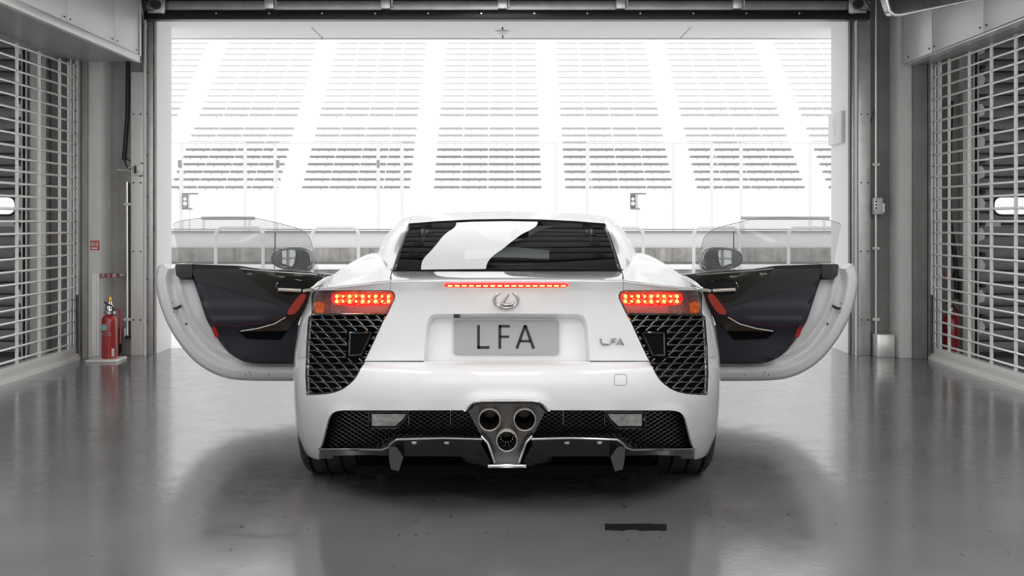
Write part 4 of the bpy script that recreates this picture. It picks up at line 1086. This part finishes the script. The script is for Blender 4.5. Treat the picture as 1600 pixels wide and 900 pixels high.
# wheels -------------------------------------------------------------------
def wheel(x, y, wd, R, sg, front):
    t = sub('wheel', car, (x, y, R))
    hw = wd/2
    prof = [(R*.66, -hw*.92), (R*.80, -hw), (R*.93, -hw*.97), (R*.985, -hw*.86), (R, -hw*.7), (R, hw*.7), (R*.985, hw*.86), (R*.93, hw*.97), (R*.80, hw), (R*.66, hw*.92)]
    MB().lathe(prof, (x, y, R), axis='x', n=64).build('tyre', RUB, t)
    m_ = MB()
    for gx in (-.52, -.18, .18, .52):
        m_.lathe([(R-.002, gx*hw*1.3-.008), (R+.0015, gx*hw*1.3-.006), (R+.0015, gx*hw*1.3+.006), (R-.002, gx*hw*1.3+.008)], (x, y, R), axis='x', n=64)
    for k in range(60):
        a = 2*PI*k/60; ca, sa = math.cos(a), math.sin(a); a2 = a+.06
        for (x0, x1) in ((-.84, -.66), (.66, .84), (-.45, -.25), (.25, .45)):
            p = [Vector((x+x0*hw, y+(R*.999)*math.cos(a), R+(R*.999)*math.sin(a))), Vector((x+x1*hw, y+(R*.999)*math.cos(a2), R+(R*.999)*math.sin(a2)))]
            m_.strip(p, .004, .0005, nrm=Vector((0, ca, sa)))
    m_.build('tread_grooves', CAV, t)
    ox = sg*hw*.85
    MB().lathe([(R*.66, -hw*.9), (R*.62, -hw*.6), (R*.62, hw*.6), (R*.66, hw*.9)], (x, y, R), axis='x', n=40).build('rim', ALLOY, t)
    m_ = MB().lathe([(0, 0), (R*.18, 0), (R*.2, -sg*.03), (R*.2, -sg*.06)], (x+ox*.8, y, R), axis='x', n=20)
    for k in range(10):
        a = 2*PI*k/10
        m_.strip([Vector((x+ox*.75, y+R*.12*math.cos(a), R+R*.12*math.sin(a))), Vector((x+ox*.85, y+R*.65*math.cos(a), R+R*.65*math.sin(a)))], .03, .02, nrm=Vector((-sg, 0, 0)))
    m_.build('spokes', ALLOY, t)
    MB().lathe([(0, 0), (R*.5, 0), (R*.5, .03), (0, .03)], (x, y, R), axis='x', n=32).build('brake_disc', STEEL, t)
for sg in (-1, 1):
    wheel(sg*.772, 5.10, .31, .352, sg, False)
    wheel(sg*.80, 7.70, .27, .335, sg, True)

# body sides ------------------------------------------------------------------
def Xs(z):                       # silhouette half width at the rear arch by height
    # invert the projection at the silhouette depth
    lo, hi = 437.0, 725.0
    for _ in range(30):
        m_ = (lo+hi)/2; Y = Yb(m_)+DW
        if HC-(m_-HY)*Y/F > z: lo = m_
        else: hi = m_
    Y = Yb(lo)+DW; return Wf(lo)*Y/F, Y
XT = [.12+.02*i for i in range(44)]
XS = [Xs(z)[0] for z in XT]; YS = [Xs(z)[1] for z in XT]
def side_map(sg):
    def f(y, z):
        xr = float(np.interp(z, XT, XS)); t_ = max(0, min(1, (y-5.0)/.9)); t_ = t_*t_*(3-2*t_)
        xd = .93-.35*(max(0, z-.45))**2-.25*(max(0, .40-z))**2-.02
        return Vector((sg*(xr*(1-t_)+xd*t_), y, z))
    return f
def arc(cy, cz, r, a0, a1, n=18): return [(cy+r*math.cos(math.radians(a0+(a1-a0)*k/n)), cz+r*math.sin(math.radians(a0+(a1-a0)*k/n))) for k in range(n+1)]
for sg in (-1, 1):
    rear = [(float(np.interp(z, XT, YS)), z) for z in [.30+.03*k for k in range(20)]]
    zt = .872
    top_ = [(4.92, zt), (5.05, .885), (5.3, .90), (5.75, .90)]
    back = [(5.75, .9), (5.80, .6), (5.74, .30), (5.70, .17), (5.52, .17)]
    poly = [p for p in rear if p[1] < zt]+top_+back[1:]+arc(5.10, .352, .40, -20, 150)[0:]
    # close along arch to start
    poly = [p for i, p in enumerate(poly) if i == 0 or math.hypot(p[0]-poly[i-1][0], p[1]-poly[i-1][1]) > .004]
    rr_ = [p for p in rear if p[1] < zt and (p[0]-5.10)**2+(p[1]-.352)**2 > .41**2]
    a_end = [p for p in arc(5.10, .352, .40, -27, 190, 40) if p[1] > .17 and p[0] > 4.90]
    poly = rr_+top_+back[1:]+a_end
    panel(poly, .05, side_map(sg), thick=.012, tdir=(-sg, 0, 0)).build('rear_quarter', PAINT, car)
    # filler from shoulder outer rim to side top
    A_ = [Vector((-.766*-sg*-1 if False else sg*abs(P(490, 452, Yf(490, 452)).x), Yf(490, 452), P(490, 452, Yf(490, 452)).z)),
          Vector((sg*abs(P(494, 449.5, 4.80).x), 4.80, P(494, 449.5, 4.80).z)), Vector((sg*abs(P(503, 443, 4.92).x), 4.92, P(503, 443, 4.92).z)),
          Vector((sg*abs(P(515, 434, 5.05).x), 5.05, P(515, 434, 5.05).z)), Vector((sg*abs(P(524, 437, 5.4).x), 5.4, P(524, 437, 5.4).z)), Vector((sg*.84, 5.75, .925))]
    B_ = [side_map(sg)(4.87, zt), side_map(sg)(4.9, zt), side_map(sg)(4.98, .876), side_map(sg)(5.1, .887), side_map(sg)(5.4, .90), side_map(sg)(5.75, .90)]
    Mid = [(a+b_)/2+Vector((sg*.001, 0, -.002)) for a, b_ in zip(A_, B_)]
    surf([A_, Mid, B_], 4, 4, .004).build('quarter_top', PAINT, car)
    # sill
    MB().box(sg*.62, sg*.90, 5.6, 7.22, .13, .30, bev=.03).build('sill', PAINT, car)
    MB().box(sg*.60, sg*.80, 5.70, 5.80, .28, .93, bev=.02).build('door_pillar', BLK, car)
    # front fender
    def ff(y, z): return Vector((sg*(.91-.12*max(0, (y-7.6))**2*1.6-.5*max(0, z-.62)**2-.1*max(0, .4-z)), y, z))
    poly = [(7.06, .17), (7.03, .5), (7.04, .80), (7.10, .86), (7.5, .86), (7.9, .82), (8.25, .72), (8.5, .58), (8.62, .42), (8.62, .22), (8.2, .2)]+[p for p in arc(7.70, .335, .375, -20, 200, 30) if p[1] > .18]
    poly = poly[:11]+[p for p in arc(7.70, .335, .375, -24, 204, 40) if p[1] > .2]+[(7.33, .17)]
    panel(poly, .06, ff, thick=.012, tdir=(-sg, 0, 0)).build('front_wing', PAINT, car)
    MB().box(sg*.3, sg*.80, 7.06, 7.2, .2, .86).build('front_bulkhead', CAV, car)
    # roof rail / A pillar
    MB().tube(chaikin([(sg*.50, 6.3, 1.16), (sg*.495, 6.6, 1.15), (sg*.51, 6.9, 1.11), (sg*.66, 7.35, .93)], 2, False), .024, 8).build('front_pillar', PAINT, car)
# bonnet, nose, windscreen
bon = [[Vector((x*.90, y, z-(.10 if abs(x) > .9 else .03 if abs(x) > .4 else 0))) for x in (-1, -.5, 0, .5, 1)] for y, z in ((7.15, .93), (7.5, .89), (7.9, .82), (8.3, .72), (8.58, .58))]
surf(bon, 6, 6, .01).build('bonnet', PAINT, car)
nose = [[Vector((x*.88, y-(.12 if abs(x) > .9 else 0), z)) for x in (-1, -.5, 0, .5, 1)] for y, z in ((8.58, .57), (8.68, .45), (8.72, .30), (8.66, .15))]
surf(nose, 5, 5, .01, tdir=(0, -1, 0)).build('front_bumper', PAINT, car)
ws = [sym([Vector((-.50, 6.86, 1.14)), Vector((-.25, 6.89, 1.165)), Vector((0, 6.9, 1.175))]), sym([Vector((-.60, 7.15, 1.03)), Vector((-.3, 7.22, 1.05)), Vector((0, 7.24, 1.055))]), sym([Vector((-.70, 7.40, .90)), Vector((-.35, 7.52, .91)), Vector((0, 7.55, .91))])]
surf(ws, 5, 5).build('windscreen', glass('windscreen_glass', (.8, .82, .8)), car)
# cabin
for sg in (-1, 1):
    panel([(4.86, .90), (4.86, .95), (5.02, 1.0), (5.22, 1.065), (5.45, 1.12), (5.75, 1.15), (6.25, 1.15), (6.3, .90)], .2, lambda y, z: Vector((sg*(.497-.0*z), y, z)), thick=.006, tdir=(-sg, 0, 0)).build('pillar_lining', CAV, car)
surf([[p+Vector((0, .01, -.03)) for p in r] for r in roof], 4, 4).build('headliner', CAV, car)
MB().box(-.68, .68, 7.0, 7.5, .5, .90, bev=.05).build('dashboard', LEATH2, car)
MB().box(-.58, .58, 4.76, 5.72, .86, .93).build('parcel_shelf', BLK, car)
MB().box(-.56, .56, 5.62, 5.70, .28, .93).build('rear_cabin_wall', BLK, car)
MB().box(-.62, .62, 5.7, 7.2, .24, .30).box(-.12, .12, 5.7, 7.1, .3, .55).build('cabin_floor', BLK, car)
for sg in (-1, 1):
    x = sg*.36
    se = surf([[Vector((x+u*.22, 5.95+.03*abs(u)*-1, .95)) for u in (-1, 0, 1)], [Vector((x+u*.26, 5.99-.05*abs(u)*-1, .75)) for u in (-1, 0, 1)], [Vector((x+u*.27, 6.1, .45)) for u in (-1, 0, 1)]], 4, 4, .1, tdir=(0, -1, 0)).build('seat', LEATH2, car)
    MB().box(x-.13, x+.13, 5.88, 5.96, .90, 1.03, bev=.03).build('headrest', LEATH2, se)
    MB().box(x-.26, x+.26, 6.0, 6.5, .34, .46, bev=.05).build('seat_base', LEATH2, se)
m_ = MB().box(P(797, 0, 6.95).x, P(825, 0, 6.95).x, 6.75, 6.79, 1.06, 1.11, bev=.015).cyl((.06, 6.79, 1.1), (.05, 6.88, 1.15), .01)
m_.build('interior_mirror', BLK, car)
MB().tube([(-.36+.17*math.cos(2*PI*k/24), 6.85+.05*math.sin(2*PI*k/24), .78+.16*math.sin(2*PI*k/24)) for k in range(25)], .014, 8).build('steering_wheel', LEATH2, car)

# doors ----------------------------------------------------------------------
def dY(px): u = -abs(px-CX)/F; return 7.42/(1-.466*u)
def door(sg):
    dpos = Vector((sg*.9, 7.0, .2))
    D = sub('car_door', car, dpos); D['label'] = 'open %s door with dark leather lining' % ('left' if sg < 0 else 'right')
    X_ = lambda x: x if sg < 0 else 2*CX-x
    q = lambda pts: [(X_(x), y) for x, y in pts]
    outl = [(254, 412), (248, 415), (245, 422), (242.5, 434), (244, 452), (249, 475), (261, 507), (280, 538), (303, 565), (330, 583), (354, 591.5), (373, 594.5), (420, 595.5), (520, 595.5), (525, 430), (400, 420), (300, 416), (278, 412), (270, 420), (262, 420)]
    oc_ = chaikin(outl[1:14], 3, False); ql = q([outl[0]]+oc_+outl[14:])
    outer_edge = q(oc_)
    def edge_d(a, c):
        best = 1e9
        for i in range(len(outer_edge)-1):
            x0, y0 = outer_edge[i]; x1, y1 = outer_edge[i+1]; dx, dy = x1-x0, y1-y0; L = dx*dx+dy*dy
            t_ = max(0, min(1, ((a-x0)*dx+(c-y0)*dy)/L)); best = min(best, math.hypot(a-x0-t_*dx, c-y0-t_*dy))
        return best
    def shell(a, c):
        d = edge_d(a, c); k = max(0, 1-d/7)
        o = .045*(1-math.sqrt(max(0, 1-k*k))) - .02*math.exp(-((d-15)/6)**2) + .035*math.exp(-((d-27)/5)**2) - .02*math.exp(-((d-37)/5)**2)
        return P(a, c, dY(a)+o)
    panel(ql, 3, shell, thick=.10, tdir=(0, 1, 0)).build('door_frame', PAINT2, D)
    trim = [(287, 413), (370, 415.5), (405, 421), (470, 425), (520, 430), (520, 569)]+smo([(457, 569), (410, 569), (386, 566.5), (364, 556), (345, 536), (330, 513), (321, 495), (312, 467), (301, 436), (287, 413)], 4)[:-1]
    tq = q(trim)
    def lining(a, c):
        d = edist((a, c), tq); x = abs(a-CX); bul = .05*math.exp(-((c-500)/16)**2)*max(0, min(1, (x-320)/60))
        k = max(0, 1-d/6); return P(a, c, dY(a)-.06-bul+.03*k*k)
    panel(tq, 6, lining, thick=.05, tdir=(0, 1, 0)).build('door_lining', LEATH, D)
    def onl(a, c, o): return lining(a, c)+Vector((0, -o, 0))
    def piece(name, pts, m, o, th=.01, step=5, sm=1):
        pp = q(chaikin(pts, sm) if sm else pts)
        return panel(pp, step, lambda a, c: onl(a, c, o), thick=th, tdir=(0, 1, 0)).build(name, m, D)
    piece('upper_pad', [(290, 412.8), (370, 415), (400, 437), (440, 470), (455, 482), (303, 438)], LEATH2, .006, .012, sm=0)
    piece('upper_trim', [(374, 419), (405, 422), (470, 426.5), (518, 430), (518, 458), (480, 473), (448, 471), (428, 462), (402, 440)], DARKWOOD, .012, .016, sm=0)
    MB().tube([onl(X_(a), c, .014) for a, c in [(376, 419.5), (404, 422.5), (450, 426), (496, 429)]], .004, 6).build('belt_strip', ALU, D)
    piece('handle_bowl', [(432, 437), (479, 437), (479, 459), (432, 459)], BLK, .016, .01, sm=2)
    MB().tube([onl(X_(a), c, .016) for a, c in chaikin([(432, 437), (479, 437), (479, 459), (432, 459)], 2)+[chaikin([(432, 437), (479, 437), (479, 459), (432, 459)], 2)[0]]], .004, 6).build('bowl_rim', BLKG, D)
    MB().tube([onl(X_(a), c, .028) for a, c in [(436, 452), (455, 452.8), (471, 453.6)]], .011, 10).build('inner_handle', TI, D)
    piece('armrest_trim', [(476, 452), (487, 452), (487, 458), (468, 492), (450, 516), (378, 517.5), (404, 513), (430, 506), (448, 496), (456, 484)], mat('armrest_bronze', (.13, .10, .08), .3, metal=.8) if sg < 0 else bpy.data.materials['armrest_bronze'], .03, .03, sm=0)
    MB().tube([onl(X_(a), c, .036) for a, c in [(378, 516.5), (404, 512.5), (430, 505.5), (448, 495)]], .004, 6).build('armrest_edge', TI, D)
    MB().tube([onl(X_(a), c, .040) for a, c in [(475, 454.5), (481, 453), (488, 452.5)]], .010, 8).build('strap_mount', TI, D)
    piece('pull_strap', [(471, 459), (479.5, 458), (480.5, 464), (466, 489), (452, 491), (451, 485.5)], REDL, .05, .05, sm=1)
    piece('map_pocket', [(372, 517.5), (449, 517.5), (438, 531.5), (386, 529)], CAV, .006, .01, sm=0)
    MB().tube([onl(X_(a), c, .003) for a, c in [(311, 437), (360, 452), (410, 467), (454, 482)]], .0016, 6).tube([onl(X_(a), c, .004) for a, c in [(336, 507), (370, 509), (405, 506), (440, 497)]], .0016, 6).build('stitching', STITCH, D)
    piece('red_marker', [(331.5, 509), (338.5, 509.5), (345, 527), (338, 527.5)], REFL, .03, .015, sm=1)
    panel(q([(273.5, 414), (277, 412.5), (300, 412.5), (300, 437), (282, 437), (275, 430)]), 6, lambda a, c: P(a, c, dY(a)-.075), thick=.06, tdir=(0, 1, 0)).build('window_channel', BLKG, D)
    panel(q([(270, 480.5), (275, 480), (281, 476.5), (282.5, 480), (276, 484), (271, 483.5)]), 6, lambda a, c: P(a, c, dY(a)-.035), thick=.03, tdir=(0, 1, 0)).build('latch', BLK, D)
    for a, c in ((290, 506.5), (269, 474), (272, 488), (276, 490), (383.5, 586), (390, 582), (392, 587), (421, 586)):
        p = shell(X_(a), c); r = .009 if a == 290 else .0035
        MB().lathe([(0, -.003), (r, -.003), (r, .004)], p, axis='y', n=12).build('screw', DSTEEL, D)
    # window
    wn = [(270, 352), (274, 348), (284, 345), (308, 341.5), (354, 339), (401, 341), (441, 350), (466, 357), (476, 362), (484, 371), (491, 395), (500, 430), (380, 421), (281, 416), (277, 388)]
    wq = q(wn)
    wo = panel(wq, 14, lambda a, c: P(a, c, dY(a)+.03), thick=0).build('door_window', WGLASS, D)
    MB().tube([P(a, c, dY(a)+.03) for a, c in wq[:11]], .0018, 6).build('window_edge', mat('glass_edge', (.45, .47, .47), .3) if sg < 0 else bpy.data.materials['glass_edge'], D)
    # mirror (outside, behind the glass)
    M = sub('wing_mirror', D, P(X_(455), 405, dY(455)+.16)) if False else D
    mo = chaikin([(422, 405), (427, 393), (441, 387.5), (462, 385.5), (481, 387.5), (488, 395), (489, 424), (466, 423), (447, 422), (428, 416)], 2)
    def mh(a, c):
        dd = edist((a, c), mo if sg < 0 else q(mo)); k = max(0, 1-dd/4)
        return P(a, c, dY(a)+.13+.03*k*k)
    panel(q(mo), 3, mh, thick=.09, tdir=(0, 1, 0)).build('mirror_housing', MIRH, D)
    for nm, pts, m in (('mirror_glass', [(429, 412), (429, 402), (435, 393), (461, 388.5), (462, 400), (459, 414), (452, 419), (437, 417)], MIRR), ('mirror_shroud', [(467.5, 391), (481, 392), (485, 402), (485.5, 419), (466.5, 420)], BLKG)):
        def mg(a, c):
            Y0 = dY(455)+.095; dx = (abs(a-CX)-337)*Y0/F
            return P(a, c, Y0+.20*dx)
        panel(q(chaikin(pts, 1)), 5, mg, thick=.03, tdir=(0, 1, 0)).build(nm, m, D)
door(-1); door(1)
